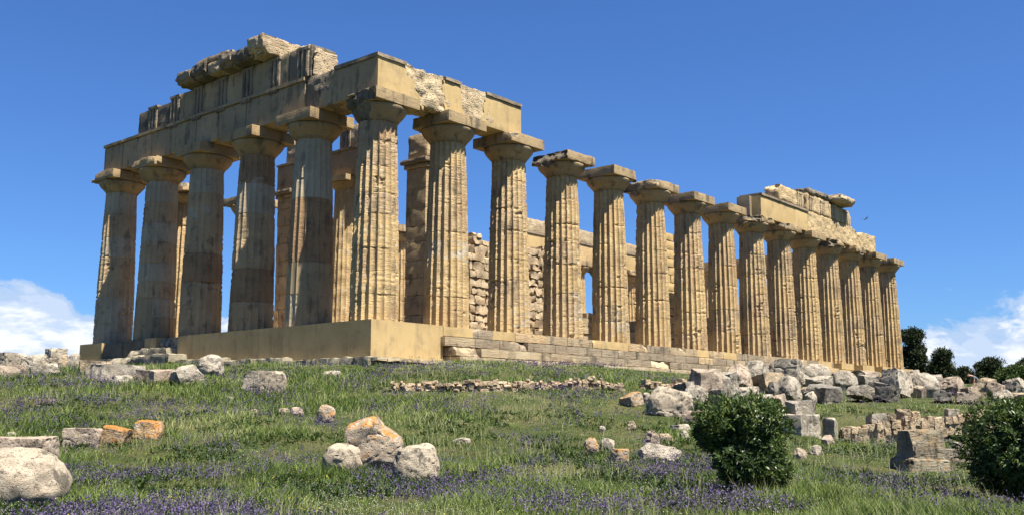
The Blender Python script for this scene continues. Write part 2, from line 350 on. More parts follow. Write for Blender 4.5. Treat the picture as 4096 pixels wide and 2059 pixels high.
def make_column(i, j, seed, detail=2, wear=.5, mats=None, plaster=(), cap='ok', cuts=(), white=(), tone=None, parent=None, zb=0.0):
    nth, nz = {3: (200, 190), 2: (160, 150), 1: (120, 90), 0: (80, 50)}[detail]
    rs = np.random.default_rng(seed); cx, cy = i * S, j * S
    nd = rs.integers(6, 9); J = np.linspace(zb, ZN, nd + 1)[1:-1] + rs.uniform(-.22, .22, nd - 1)
    z = np.linspace(zb, ZN, nz); extra = [J + e for e in (-.035, -.012, 0, .012, .035)] if detail > 0 else []
    z = np.unique(np.concatenate([z] + extra)); z = np.clip(z, zb, ZN); nz = len(z)
    th = np.arange(nth) * 2 * np.pi / nth + rs.uniform(0, .3) * 0
    Z, T = np.meshgrid(z, th, indexing='ij')
    h = Z / ZN; Rr = 1.135 - .235 * h + .03 * np.sin(np.pi * h)
    drum = np.searchsorted(J, Z); off = rs.uniform(-.014, .008, nd)[drum]; 
    Rr = Rr + off
    ph = ((T / (2 * np.pi) * 20) % 1.0); fl = (4 * ph * (1 - ph)) ** .7
    C3 = np.stack([np.cos(T) * 1.1 + cx, np.sin(T) * 1.1 + cy, Z], -1).reshape(-1, 3)
    n1 = fbm(C3 * 1.1, 4, seed).reshape(Z.shape); n2 = fbm(C3 * [3.0, 3.0, 8], 4, seed + 9).reshape(Z.shape); n3 = fbm(C3 * [1.2, 1.2, 14], 3, seed + 19).reshape(Z.shape)
    fd = (.085 if (i == 0 and 0 < j) else .175) * (Rr / 1.1)
    wr = np.clip(wear + n1 * .55, 0, 1)        # local wear
    dw = rs.uniform(-.2, .25, nd)[drum]; wr = np.clip(wr + dw, 0, 1)
    r = Rr - fd * fl * (1 - .22 * wr)
    lim = Rr - .034 * wr * np.clip(.3 + n2 * .9, 0, 1)
    r = np.minimum(r, lim)
    r -= .022 * wr * np.clip(n2 + .1, 0, 1) + .014 * wr * np.clip(n3, 0, 1)
    pit = sm(n1 + .35 * n2, .95 - .3 * wear, 1.4 - .3 * wear); r -= .07 * pit
    dj = np.min(np.abs(Z[..., None] - J[None, None]), -1)
    r -= .014 * (dj < .013) + .06 * wr * np.exp(-dj / .06) * np.clip(n2 + .3, 0, 1)
    dm = rs.random(nd); dmi = np.where(dm < .25, 3, np.where(dm < .62, 4, 0)) if (i == 0 and j > 0) else np.where(dm < .3, 3, 0)
    if detail < 2: dmi[:] = 0
    face_m = dmi[drum[:-1]].astype(int)
    for (d0, a0, a1) in plaster:               # smooth repairs: drum, angle range in degrees
        sel = (drum == d0) & (((np.degrees(T) - a0) % 360) < (a1 - a0)); r = np.where(sel, (Rr - fd * fl * .55) + .006, r)
        face_m[sel[:-1] & sel[1:]] = 1
    if white:
        for (z0, z1, a0, a1, th0) in white:
            sel = (Z > z0) & (Z < z1) & (((np.degrees(T) - a0) % 360) < (a1 - a0)) & (n2 + n1 * .5 > th0); face_m[sel[:-1]] = 2
    V = np.stack([np.cos(T) * r + cx, np.sin(T) * r + cy, Z], -1).reshape(-1, 3)
    a = (np.arange(nz - 1)[:, None] * nth + np.arange(nth)[None]); bb = (np.arange(nz - 1)[:, None] * nth + (np.arange(nth)[None] + 1) % nth)
    F = np.stack([a, bb, bb + nth, a + nth], -1).reshape(-1, 4)
    m0, mp, mc = mats
    col = mesh_obj('column', V, F, [m0, mp, M_stuccof if i == 0 else M_white] + ([M_front2, M_front3] if (i == 0 and j > 0) else [M_shaft2 if m0 is M_shaft else M_shaft, M_shaft]), parent, fm=face_m.ravel(), smooth=50)
    # echinus
    if cap != 'none':
        pr = [(.86, ZN - .01), (.90, ZN), (.905, ZN + .03), (.93, ZN + .035), (.93, ZN + .055), (.95, ZN + .06), (.95, ZN + .08), (.97, ZN + .085), (.975, ZN + .105), (1.03, ZN + .17), (1.13, ZN + .28), (1.22, ZN + .39), (1.29, ZN + .49), (1.335, ZN + .585), (1.345, ZN + .64), (1.32, ZN + .70), (1.26, ZA + .01)]
        amp = {'ok': .012, 'worn': .05, 'broken': .11, 'fort': .05}[cap]
        V, F = lathe(pr, 72 if detail > 1 else 48, cx, cy, seed, amp)
        V0 = V.copy()
        for (nm, offc, ra) in cuts:
            nm3 = np.array(nm, float); nm3 /= np.linalg.norm(nm3); cc = np.array([cx, cy, HC - .27])
            dd = (V - cc) @ nm3 - offc * .97 - ra * fbm(V * 2.4, 4, seed + 3); V = V - np.maximum(dd, 0)[:, None] * nm3 * .8
        hurt = (np.linalg.norm(V - V0, axis=1) > .015)[F].mean(1) > .5
        mesh_obj('echinus', V, F, [mc, M_crust], col, fm=hurt.astype(int), smooth=40)
        kw = dict(res=.11 if detail > 1 else .3, amp={'ok': .006, 'worn': .03, 'broken': .06, 'fort': .03}[cap], freq=2.2, seed=seed, cham=.012 if cap == 'ok' else .03)
        V, F = block((cx - A, cy - A, ZA), (cx + A, cy + A, HC), cuts=cuts, **kw); V0, _ = block((cx - A, cy - A, ZA), (cx + A, cy + A, HC), **kw)
        hurt = (np.linalg.norm(V - V0, axis=1) > .03)[F].mean(1) > .5
        mesh_obj('abacus', V, F, [mc, M_crust], col, fm=hurt.astype(int), smooth=35)
    return col
def c3(nx, ny, nz, o, ra=.12): return ((nx, ny, nz), o, ra)
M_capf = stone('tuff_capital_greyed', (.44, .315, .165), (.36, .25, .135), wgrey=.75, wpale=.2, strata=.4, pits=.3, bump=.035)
MF = (M_front, M_plaster_shade, M_capf); MS = (M_shaft, M_plaster, M_cap); MS2 = (M_shaft2, M_plaster, M_cap)
M_cap2 = M_plaster
# near long side
flank = [
 dict(w=.5, c='ok', cuts=[c3(-1, .25, -.35, .98, .16)], m=MS, d=3, pl=[]),
 dict(w=.35, c='ok', cuts=[c3(-.3, 1, -.1, 1.5, .1)], m=MS, d=3, white=[(3.2, 4.2, 160, 330, -.1)]),
 dict(w=.62, c='ok', cuts=[c3(-.4, -1, 1.0, 1.22, .14)], m=MS, d=3, white=[(.3, 1.7, 230, 330, .1)]),
 dict(w=.92, c='worn', cuts=[c3(-1, .1, .2, 1.12, .15), c3(-1, 0, 1, 1.1, .1)], m=MS2, d=3, white=[(1.0, 2.6, 250, 340, -.15)]),
 dict(w=.55, c='ok', cuts=[c3(1, -.3, .5, 1.2, .12)], m=MS, d=2, white=[(.1, 1.3, 200, 300, .25)]),
 dict(w=.7, c='worn', cuts=[c3(-.7, -.7, .9, 1.32, .15), c3(-1, .2, 0, 1.25, .12)], m=MS, d=2),
 dict(w=.95, c='ok', cuts=[], m=MS2, d=2), dict(w=.45, c='ok', cuts=[], m=MS, d=2),
 dict(w=.95, c='broken', cuts=[c3(0, 0, 1, .1, .12), c3(1, -.2, .6, 1.05, .2), c3(-1, -.5, .2, 1.3, .2)], m=MS2, d=2),
 dict(w=.75, c='worn', cuts=[c3(-.8, -1, .8, 1.3, .18)], m=MS2, d=2), dict(w=.9, c='ok', cuts=[], m=MS, d=2),
 dict(w=.5, c='broken', cuts=[c3(.5, -1, .7, 1.1, .2), c3(-1, -.3, .3, 1.15, .2)], m=MS, d=2),
 dict(w=.6, c='broken', cuts=[c3(1, -1, .2, 1.3, .25)], m=MS2, d=2), dict(w=.4, c='ok', cuts=[], m=MS, d=2), dict(w=.5, c='ok', cuts=[], m=MS, d=2)]
PED = (10, 11, 12, 13, 14)
cols_near = []
for i, f in enumerate(flank):
    c = make_column(i, 0, 100 + i, f['d'], f['w'], f['m'], f.get('pl', ()), f['c'], f['cuts'], f.get('white', ()), parent=temple)
    cols_near.append(c)
    if i in PED:
        V, F = block((i * S - 1.33, -1.36, -.52), (i * S + 1.33, 1.3, -.003), res=.5, amp=.004, seed=i, cham=.01)
        mesh_obj('pedestal', V, F, M_plaster, c, smooth=40)
# front row
front = {1: dict(w=.35, c='ok', cuts=[c3(.6, 1, -.2, 1.25, .15)], pl=[(0, 200, 300), (1, 180, 330)]),
         2: dict(w=.45, c='ok', cuts=[c3(1, .6, 0, 1.25, .25)], white=[(6.0, 7.9, 150, 260, .25)]),
         3: dict(w=.4, c='ok', cuts=[c3(-.6, 1, .8, 1.35, .1)], white=[(6.3, 7.1, 150, 260, .3)]),
         4: dict(w=.55, c='worn', cuts=[c3(-1, -.2, 1, 1.2, .12), c3(-.6, 1, 0, 1.55, .2)], pl=[(0, 150, 320), (1, 150, 230)]),
         5: dict(w=.6, c='worn', cuts=[c3(-1, .5, .8, 1.25, .15)], pl=[])}
for j, f in front.items():
    make_column(0, j, 200 + j, 3, f['w'], MF, f.get('pl', ()), f['c'], f['cuts'], f.get('white', ()), parent=temple)
# far long side and rear row: three worn patterns, copied
protos = [make_column(0, 0, 300 + q, 1, .5 + .15 * q, (M_shaft, M_plaster, M_cap), (), 'worn', [c3(-.6, -1, .8, 1.4, .15)] if q else [], parent=temple) for q in range(3)]
first = [True] * 3
def place_col(i, j):
    q = (i * 2 + j) % 3; p = protos[q]
    if first[q]: p.location = (i * S, j * S, 0); first[q] = False; return
    o = p.copy(); COL.objects.link(o); o.parent = temple; o.location = (i * S, j * S, 0)
    for ch in p.children:
        c_ = ch.copy(); COL.objects.link(c_); c_.parent = o; c_.location = (0, 0, 0)
for i in range(1, 15): place_col(i, 5)
for j in range(1, 5): place_col(14, j)

def part(name, lo, hi, m, res=.25, amp=.01, freq=1.6, seed=0, cuts=(), cham=.02, parent=None, sm_=38, maxn=90):
    V, F = block(lo, hi, res, amp, freq, seed, cuts, cham, maxn); return mesh_obj(name, V, F, m, parent or temple, smooth=sm_)
D = .84; ZT = 12.28; TB = 12.09
# front architrave: smooth mortar beams and rough old blocks between them
def beam_front(y0, y1, m, rough=False, taenia=True, seed=0, tt=M_plaster_shade, cuts=()):
    ztop = ZT - .03 if rough else TB
    o = part('architrave', (-D + (.05 if rough else 0), y0 + .006, HC + .002), (D, y1 - .006, ztop), m, .1 if rough else .4, .07 if rough else .008, 2.2, seed, cuts, .03)
    if taenia: part('taenia', (-D - .09, y0 + .01, TB + .002), (D + .06, y1 - .01, ZT), tt, .3, .012, 2, seed + 5, (), .015, o)
    return o
o = part('architrave', (-D, -D, HC + .002), (D, 3.6, TB), M_plaster_shade, .1, .006, 2, 1, (c3(0, .827, .563, 1.34, .16),), .02)
part('taenia', (-D - .09, -D - .088, TB + .002), (D + .06, 2.2, ZT), M_top, .3, .012, 2, 6, (), .015, o)
beam_front(2.0, 4.45, M_dark, rough=True, taenia=False, seed=2)
beam_front(4.45, 9.36, M_plaster_shade, seed=3); beam_front(9.36, 11.9, M_plaster_shade, seed=4)
beam_front(11.9, 14.05, M_front, seed=5); beam_front(14.05, 18.72, M_plaster_shade, seed=6); beam_front(18.72, 22.0, M_front, seed=7); beam_front(22.0, 5 * S + .86, M_plaster_shade, seed=8)
# guttae strips under the taenia (rows of small pegs)
for y0 in (7.02, 9.36, 11.7, 14.04, 16.38):
    if y0 in (7.02, 14.04, 16.38) or True:
        parts = [block((-D - .075, y0 - .42, TB - .075), (-D + .02, y0 + .42, TB - .002), .4, .004, 2, 3, (), .01)]
        for q in range(6): parts.append(block((-D - .06, y0 - .40 + q * .145, TB - .15), (-D + .01, y0 - .32 + q * .145, TB - .07), .2, .004, 2, q, (), .01))
        V, F = join(parts); mesh_obj('guttae', V, F, M_top, temple, smooth=40)
# flank architrave at the corner
def beam_side(x0, x1, m, rough=False, taenia=True, seed=0, y=0., cuts=(), amp=None, zt=None, setb=.04, b=HC):
    o = part('architrave', (x0 + .006, y - D + (setb if rough else 0), b + .002), (x1 - .006, y + D, zt or (ZT - .04 if rough else TB)), m, .085 if rough else .4, amp if amp is not None else (.085 if rough else .008), 2.4, seed, cuts, .03)
    if taenia: part('taenia', (x0 + .01, y - D - .09, TB + .002), (x1 - .01, y + D + .09, ZT), M_top, .3, .012, 2, seed + 5, (), .015, o)
    return o
def slab_side(x0, x1, cuts, seed, t0, t1):
    o = part('architrave', (x0, -D, HC + .002), (x1, D - .1, TB), M_plaster, .1, .006, 2, seed, cuts, .02, maxn=60)
    part('taenia', (t0, -D - .09, TB + .002), (t1, D + .09, ZT), M_top, .2, .02, 2.5, seed + 5, (c3(-1, 0, 0, (t1 - t0) / 2 - .04, .06), c3(1, 0, 0, (t1 - t0) / 2 - .04, .06)), .02, o)
slab_side(.1, 2.5, (c3(.836, 0, .549, .10, .2),), 11, .1, .95)
beam_side(.9, 3.9, M_rough, True, False, seed=12)
slab_side(3.35, 4.95, (c3(-1, 0, -.15, .62, .16), c3(1, 0, .08, .6, .2)), 13, 3.5, 4.72)
beam_side(3.9, 7.2, M_rough, True, False, seed=14, amp=.06)
slab_side(6.2, 9.42, (c3(-1, 0, .3, 1.3, .3),), 15, 6.55, 9.44)
part('lit_corner_face', (-D + .003, -D - .012, HC + .004), (.86, -D + .2, TB), M_plaster, .5, .0, 1, 1, (), .0)  # brighter mortar over the corner beam's sunlit side, sunlight put into the colour

# frieze over the front: triglyphs and metopes
def triglyph(x, y, axis, z0, z1, m, wd=.52, seed=0, depth=.09, parent=None, side=-1):
    """three upright bars with two grooves; axis 'y' runs along the front"""
    parts = []
    for q in (-1, 0, 1):
        c_ = q * wd * .66; hw = wd * .25
        if axis == 'y': lo, hi = (x - depth, y + c_ - hw, z0), (x + .2, y + c_ + hw, z1)
        else: lo, hi = (x + c_ - hw, y - depth, z0), (x + c_ + hw, y + .2, z1)
        parts.append(block(lo, hi, .16, .018, 3, seed + q, (), .05))
    if axis == 'y': parts.append(block((x - depth - .015, y - wd, z1 - .16), (x + .2, y + wd, z1 + .015), .2, .012, 3, seed, (), .02))
    else: parts.append(block((x - wd, y - depth - .015, z1 - .16), (x + wd, y + .2, z1 + .015), .2, .012, 3, seed, (), .02))
    V, F = join(parts); return mesh_obj('triglyph', V, F, m, parent or temple, smooth=38)
def frieze_front(y0, y1, z1, m, seed, cuts=()):
    return part('frieze', (-D + .06, y0, ZT + .002), (.75, y1, z1), m, .16, .025, 2, seed, cuts, .03)
fz = [frieze_front(16.95, 20.45, 13.62, M_dark, 31, (c3(0, 1, .1, 1.72, .05),)), frieze_front(13.5, 16.93, 13.88, M_plaster_shade, 32),
      frieze_front(9.3, 13.48, 13.92, M_front, 33), frieze_front(5.9, 9.28, 13.92, M_plaster_shade, 34), frieze_front(4.12, 5.88, 13.94, M_dark, 35)]
for y0, k in ((18.72, 0), (16.38, 1), (14.04, 1), (11.7, 2), (9.36, 2), (7.02, 3), (4.72, 4)):
    triglyph(-D + .05, y0, 'y', ZT + .01, 13.70 if k == 0 else 13.86, M_top, .50, 40 + int(y0), parent=fz[k])
part('frieze', (-.70, 3.9, ZT + .01), (.72, 4.10, 13.75), M_rough, .1, .08, 2.4, 36, (), .05)
# cornice over the front
cor = []
for q, (y0, y1, zt, xo) in enumerate(((6.75, 8.15, 14.86, 1.78), (8.25, 9.66, 14.6, 1.62), (9.72, 10.8, 14.74, 1.7), (10.9, 12.1, 14.56, 1.52), (12.22, 13.45, 14.72, 1.66), (13.52, 15.25, 14.56, 1.76))):
    cuts = [c3(-.75, 0, -1.0, .92, .08), c3(-1, 0, 1.1, 1.36, .10)] + ([c3(0, 1, -.6, .72, .12), c3(-.7, 1, 0, 1.1, .15)] if q == 5 else [])
    o = part('cornice', (-xo, y0, 13.93), (1.0, y1, zt), M_rough if q in (0, 3) else M_crust if q in (1, 4) else M_top, .09, .065, 3.2, 50 + q, cuts, .02)
    cor.append(o)
part('cornice', (-1.5, 10.3, 14.64), (.2, 13.3, 14.98), M_front, .15, .03, 2, 57, (c3(-1, 0, -1, .95, .05),), .03)
part('cornice', (-.2, 5.0, 13.95), (1.2, 6.9, 14.35), M_rough, .12, .08, 2.2, 58, (c3(0, -1, .6, .8, .15),), .05)
for q in range(9):   # mutules under the cornice
    yy = 7.1 + q * .92
    part('mutule', (-1.5, yy, 13.99 - .02), (-.8, yy + .55, 14.12), M_top, .2, .012, 2, 60 + q, (), .02, parent=cor[min(5, int((yy - 6.75) / 1.45))])

# entablature on the far half of the near long side
beam_side(8 * S + .1, 46.1, M_plaster, seed=71, cuts=())
part('notch_block', (8 * S + .1 - .35, -.1, HC + .003), (8 * S + .1, D + .15, 12.1), M_top, .3, .01, 2, 72)
beam_side(46.1, 52.0, M_worn, True, False, seed=73, amp=.05); beam_side(52.02, 57.2, M_worn, True, False, seed=74, amp=.05, cuts=(c3(.3, 0, 1, .98, .1),))
beam_side(57.22, 61.1, M_worn, True, False, seed=75, amp=.04, zt=12.1, cuts=(c3(-.4, 0, 1, 1.1, .1),))
f1 = part('frieze', (41.0, -D + .05, ZT + .003), (45.6, .6, 13.62), M_worn, .13, .07, 2.0, 76, (c3(-1, 0, .8, 1.9, .2),), .1)
f2 = part('frieze', (46.2, -D + .05, 12.26), (50.6, .6, 13.75), M_worn, .13, .05, 2.0, 77, (), .06)
f3 = part('frieze', (50.64, -D + .05, 12.26), (55.4, .6, 13.6), M_worn, .13, .05, 2.0, 78, (c3(1, 0, .8, 1.9, .2),), .06)
for x0, p in ((44.6, f1), (46.9, f2), (49.1, f2), (51.5, f3), (54.2, f3)): triglyph(x0, -D + .04, 'x', 12.3, 13.5, M_rough, .5, int(x0 * 3), parent=p)
part('cornice', (46.4, -.9, 13.74), (51.2, 1.0, 14.25), M_dark, .14, .10, 1.8, 79, (c3(-1, 0, .8, 1.9, .2), c3(0, -1, -.9, .8, .1)), .06)
part('cornice', (50.9, -1.75, 13.72), (54.2, .8, 14.30), M_rough, .14, .10, 1.6, 80, (c3(0, -1, -.9, .95, .1), c3(1, 0, -.5, 1.5, .15)), .06)
part('cornice', (51.6, -1.5, 14.28), (53.6, .4, 14.52), M_top, .14, .05, 1.6, 81, (c3(1, 0, .9, .8, .1),), .06)
# entablature of the far side and the rear
YF = 5 * S
for q, (x0, x1) in enumerate(((7.5 * S, 9 * S), (9 * S, 11 * S), (11 * S, 12.5 * S), (12.5 * S, 14 * S + .84))):
    beam_side(x0, x1, M_plaster if q % 2 == 0 else M_shaft, y=YF, seed=90 + q)
    part('frieze', (x0 + .02, YF - D + .06, ZT + .003), (x1 - .3, YF + .6, 13.55 if q != 2 else 13.3), M_rough, .2, .06, 2, 95 + q, (), .05)
o = part('architrave', (14 * S - D, 7.1, HC + .002), (14 * S + D, YF - D - .01, TB), M_front, .35, .03, 2, 99)

# inner building (cella): porch piers, columns, architrave, ruined walls
def wall_mass(name, x0, x1, y0, y1, z0, prof, m, seed, bs=(1.1, .5), amp=.035, cham=.04):
    """stack of courses with a broken top line; prof(x) gives the top height along the longer axis"""
    rs = np.random.default_rng(seed); parts = []; z = z0; along_x = (x1 - x0) > (y1 - y0); k = 0
    A0, A1 = (x0, x1) if along_x else (y0, y1)
    while z < 14:
        h = bs[1] * rs.uniform(.85, 1.15); a = A0 - rs.uniform(0, bs[0] * .5); any_ = False
        while a < A1:
            l = bs[0] * rs.uniform(.6, 1.4); a2 = min(a + l, A1); aa = max(a, A0)
            if a2 - aa > .15 and prof((aa + a2) / 2) > z + h * .45:
                any_ = True; j0, j1 = rs.uniform(-.03, .03, 2); zz = min(z + h, max(prof((aa + a2) / 2), z + h * .6))
                if along_x: lo, hi = (aa + .006, y0 + j0, z + .004), (a2 - .006, y1 + j1, zz - .004)
                else: lo, hi = (x0 + j0, aa + .006, z + .004), (x1 + j1, a2 - .006, zz - .004)
                parts.append(block(lo, hi, .2, amp, 2.6, seed + k, (), cham)); k += 1
            a = a2 if a2 > aa else a + l
        z += h
        if not any_: break
    V, F = join(parts); return mesh_obj(name, V, F, m, temple, smooth=42)
def pier(x0, x1, y0, y1, ztop, seed, m=M_front, cap=True):
    o = wall_mass('pier', x0, x1, y0, y1, 0, lambda a: ztop - .55, m, seed, (2.4, 1.05), .012, .012)
    if cap:
        part('pier_capital', (x0 - .12, y0 - .12, ztop - .53), (x1 + .05, y1 + .12, ztop - .28), m, .12, .03, 3, seed + 1, (), .04, o)
        part('pier_capital', (x0 - .28, y0 - .25, ztop - .28), (x1 + .1, y1 + .25, ztop), M_top, .12, .03, 3, seed + 2, (), .04, o)
    return o
pier(7.2, 9.0, 4.1, 5.65, 9.8, 120, M_shaft2)
part('architrave', (7.2, 4.0, 9.82), (8.7, 5.6, 11.25), M_front, .16, .05, 2, 121, (c3(0, 1, .6, .9, .1),), .06)
pier(7.3, 8.6, 16.2, 17.5, 9.8, 123, M_shaft2)
def porch_col(x, y, seed, H=9.8, rb=.92, rt=.74):
    th = np.arange(80) * 2 * np.pi / 80; z = np.linspace(0, H - .75, 60); Z, T = np.meshgrid(z, th, indexing='ij')
    ph = (T / (2 * np.pi) * 20) % 1; r = rb + (rt - rb) * Z / H - .06 * 4 * ph * (1 - ph)
    V = np.stack([np.cos(T) * r + x, np.sin(T) * r + y, Z], -1).reshape(-1, 3); V += (fbm(V * 2.4, 3, seed) * .02)[:, None] * [1, 1, 0]
    a = np.arange(59)[:, None] * 80 + np.arange(80)[None]; b_ = np.arange(59)[:, None] * 80 + (np.arange(80)[None] + 1) % 80
    o = mesh_obj('column', V, np.stack([a, b_, b_ + 80, a + 80], -1).reshape(-1, 4), M_shaft, temple, smooth=50)
    V, F = lathe([(rt, H - .76), (rt + .05, H - .68), (rt + .25, H - .46), (rt + .34, H - .36), (rt + .3, H - .33)], 48, x, y, seed, .02)
    mesh_obj('echinus', V, F, M_cap, o, smooth=40)
    part('abacus', (x - 1.1, y - 1.1, H - .34), (x + 1.1, y + 1.1, H), M_cap, .3, .01, 2, seed, (), .02, o)
porch_col(7.9, 11.45, 125)
part('architrave', (7.25, 9.35, 9.82), (8.6, 17.6, 11.35), M_front, .25, .02, 2, 126)
part('taenia', (7.15, 9.4, 11.352), (8.6, 17.6, 11.5), M_top, .25, .015, 2, 127)
f4 = part('frieze', (7.35, 9.6, 11.51), (8.5, 11.7, 12.9), M_rough, .16, .05, 2, 128, (), .04); triglyph(7.33, 11.0, 'y', 11.52, 12.8, M_top, .45, 129, parent=f4)
f5 = part('frieze', (7.35, 14.2, 11.51), (8.5, 16.9, 12.9), M_rough, .16, .05, 2, 130, (), .04); triglyph(7.33, 15.2, 'y', 11.52, 12.8, M_top, .45, 131, parent=f5)
# cella long wall, rubble core, near side
def pf(x): return 6.0 + .25 * math.sin(x * 2.3) if x < 18 else 1.0
wall_mass('cella_wall', 10.4, 17.6, 4.15, 5.3, 0, lambda x: 5.75 + .3 * math.sin(x * 2.3) + .25 * math.sin(x * 5.1), M_rubble, 140, (.8, .5), .10, .03)
wall_mass('cella_wall', 17.9, 32, 4.15, 5.3, 0, lambda x: 1.6 + .8 * math.sin(x * .9), M_step, 141, (1.1, .5), .03, .015)
wall_mass('cella_wall', 12, 30, 18.0, 19.2, 0, lambda x: 2.2 + 1.2 * math.sin(x * .6), M_step, 142, (1.1, .5), .03)
wall_mass('cella_wall', 31.2, 33.4, 4.15, 5.5, 0, lambda x: 9.3, M_plaster, 143, (1.1, .6), .03)
wall_mass('cella_wall', 33.5, 48, 4.15, 5.3, 0, lambda x: 2.4 + 1.4 * math.sin(x * .8), M_rubble, 144, (1.1, .5), .03)
porch_col(56, 9.4, 150); porch_col(56, 14, 151); pier(55, 57, 4.1, 5.5, 9.6, 152, M_shaft); pier(55, 57, 17.9, 19.3, 9.6, 153, M_shaft)

# platform and steps
def course(name, x0, x1, y0, y1, z0, z1, m, seed, bl=1.55, amp=.018, along='x', gap=.008, damage=0., alt=None, pal=.35):
    rs = np.random.default_rng(seed); parts = []; fm = []; a, e = (x0, x1) if along == 'x' else (y0, y1); k = 0
    ms = [m] + (alt or [])
    while a < e - .05:
        l = bl * rs.uniform(.75, 1.35); b2 = min(a + l, e); j = rs.uniform(-.02, .02); zt = z1 - .03 - rs.uniform(0, .008); g = gap * rs.uniform(.1, 1.0)
        cuts = []
        if rs.random() < damage: cuts = [c3(rs.uniform(-.5, .5), -1 if along == 'x' else 0, .9, .5 + rs.uniform(0, .2), .12)]
        if along == 'x': q = block((a + g / 2, y0 + j, z0), (b2 - g / 2, y1, zt), .13, amp, 2.6, seed + k, cuts, .012)
        else: q = block((x0 + j, a + g / 2, z0), (x1, b2 - g / 2, zt), .13, amp, 2.6, seed + k, cuts, .02)
        parts.append(q); fm.append(np.full(len(q[1]), rs.integers(1, len(ms)) if len(ms) > 1 and rs.random() < pal else 0)); a = b2; k += 1
    V, F = join(parts); return mesh_obj(name, V, F, ms, temple, fm=np.concatenate(fm), smooth=38)
M_stepg = stone('step_stone_grey', (.36, .29, .20), (.28, .22, .15), pale=(.42, .36, .27), grey=(.10, .085, .065), wgrey=.85, wpale=.5, strata=.9, pits=.3, bump=.04, streak=.5)
M_stepw = stone('step_stone_pale', (.52, .42, .27), (.44, .34, .21), wgrey=.4, wpale=.7, strata=.6, bump=.03)
part('platform', (-1.0, -.9, -1.9), (48.3, 24.3, -.012), M_step, 2, .0, 1, 1, (), 0)
part('platform', (48.3, -.9, -1.9), (67.0, 24.3, -.53), M_step, 2, .0, 1, 1, (), 0)
V, F = block((-1.318, -1.318, -1.66), (3.12, .3, 0), .5, .004, 1, 3, (), .006); V2, F2 = block((-1.318, .3, -1.66), (.3, 14.0, 0.0), .5, .004, 1, 4, (), .006)
mesh_obj('concrete_corner', V, F, M_plaster, temple, smooth=40); mesh_obj('concrete_facing', V2, F2, M_plaster, temple, smooth=40)
course('step', 3.13, 48.5, -1.33, -.2, -.47, .018, M_step, 160, 1.9, .018, damage=.3, alt=[M_plaster, M_stepg, M_shaft2], pal=.6)
course('step', 2.95, 49, -1.62, -.2, -.95, -.475, M_stepg, 161, 2.0, .012, damage=.15, alt=[M_step, M_stepg, M_shaft2], pal=.35)
course('step', 3.3, 70.2, -1.98, -.2, -1.40, -.955, M_stepg, 162, 2.2, .012, damage=.1, alt=[M_step, M_stepw], pal=.3)
course('step', -1.9, 70.5, -2.35, -.2, -1.85, -1.405 if 0 else -1.67, M_stepw, 163, 1.7, .03, alt=[M_stepg], pal=.3)
course('step', 3.35, 70.5, -2.2, -.2, -1.67, -1.405, M_stepw, 167, 1.6, .025, alt=[M_step], pal=.3)
course('step', 49, 70, -1.6, .5, -.955, -.54, M_plaster, 165, 2.6, .006)
course('step', -2.0, .3, -1.95, 4.0, -2.2, -1.62, M_stepf, 164, 1.3, .05, along='y')
course('step', -1.95, .3, 4.0, 9.0, -2.1, -1.47, M_stepf, 168, 1.3, .05, along='y')
course('step', -2.0, .3, 9.0, 14.2, -2.0, -1.30, M_stepf, 169, 1.3, .05, along='y')
part('platform', (-1.6, 13.9, -1.9), (-.9, 27.2, -1.0), M_stepf, .3, .04, 2, 170)
# broken steps at the far left corner
part('step', (-1.9, 14.1, -1.0), (-.3, 18.6, -.62), M_stepf, .15, .07, 1.8, 171, (c3(-1, .2, 1, .62, .1),), .02)
part('step', (-2.4, 13.0, -1.45), (-.6, 21.0, -1.02), M_stepf, .15, .06, 1.8, 172, (c3(-1, .2, 1, .62, .1),), .02)
part('step', (-1.2, 14.02, -.60), (.3, 15.0, -.06), M_stepf, .13, .09, 1.8, 173, (c3(-1, .3, 1, .62, .12),), .03)
part('step', (-1.2, 15.1, -.60), (.3, 16.0, -.12), M_stepf, .13, .09, 1.8, 174, (c3(-1, .3, 1, .62, .12),), .03)
part('pedestal', (-1.32, 16.15, -.6), (.6, 17.35, .02), M_plaster, .5, .005, 1, 175, (), .01)
part('pedestal', (-1.25, 17.3, -1.0), (1.3, 22.1, -.01), M_dark, .2, .05, 1.5, 176, (), .05)
part('pedestal', (-1.33, 22.1, -1.3), (1.3, 24.75, 0), M_plaster, .5, .005, 1, 177, (), .01)
#@@NEXT

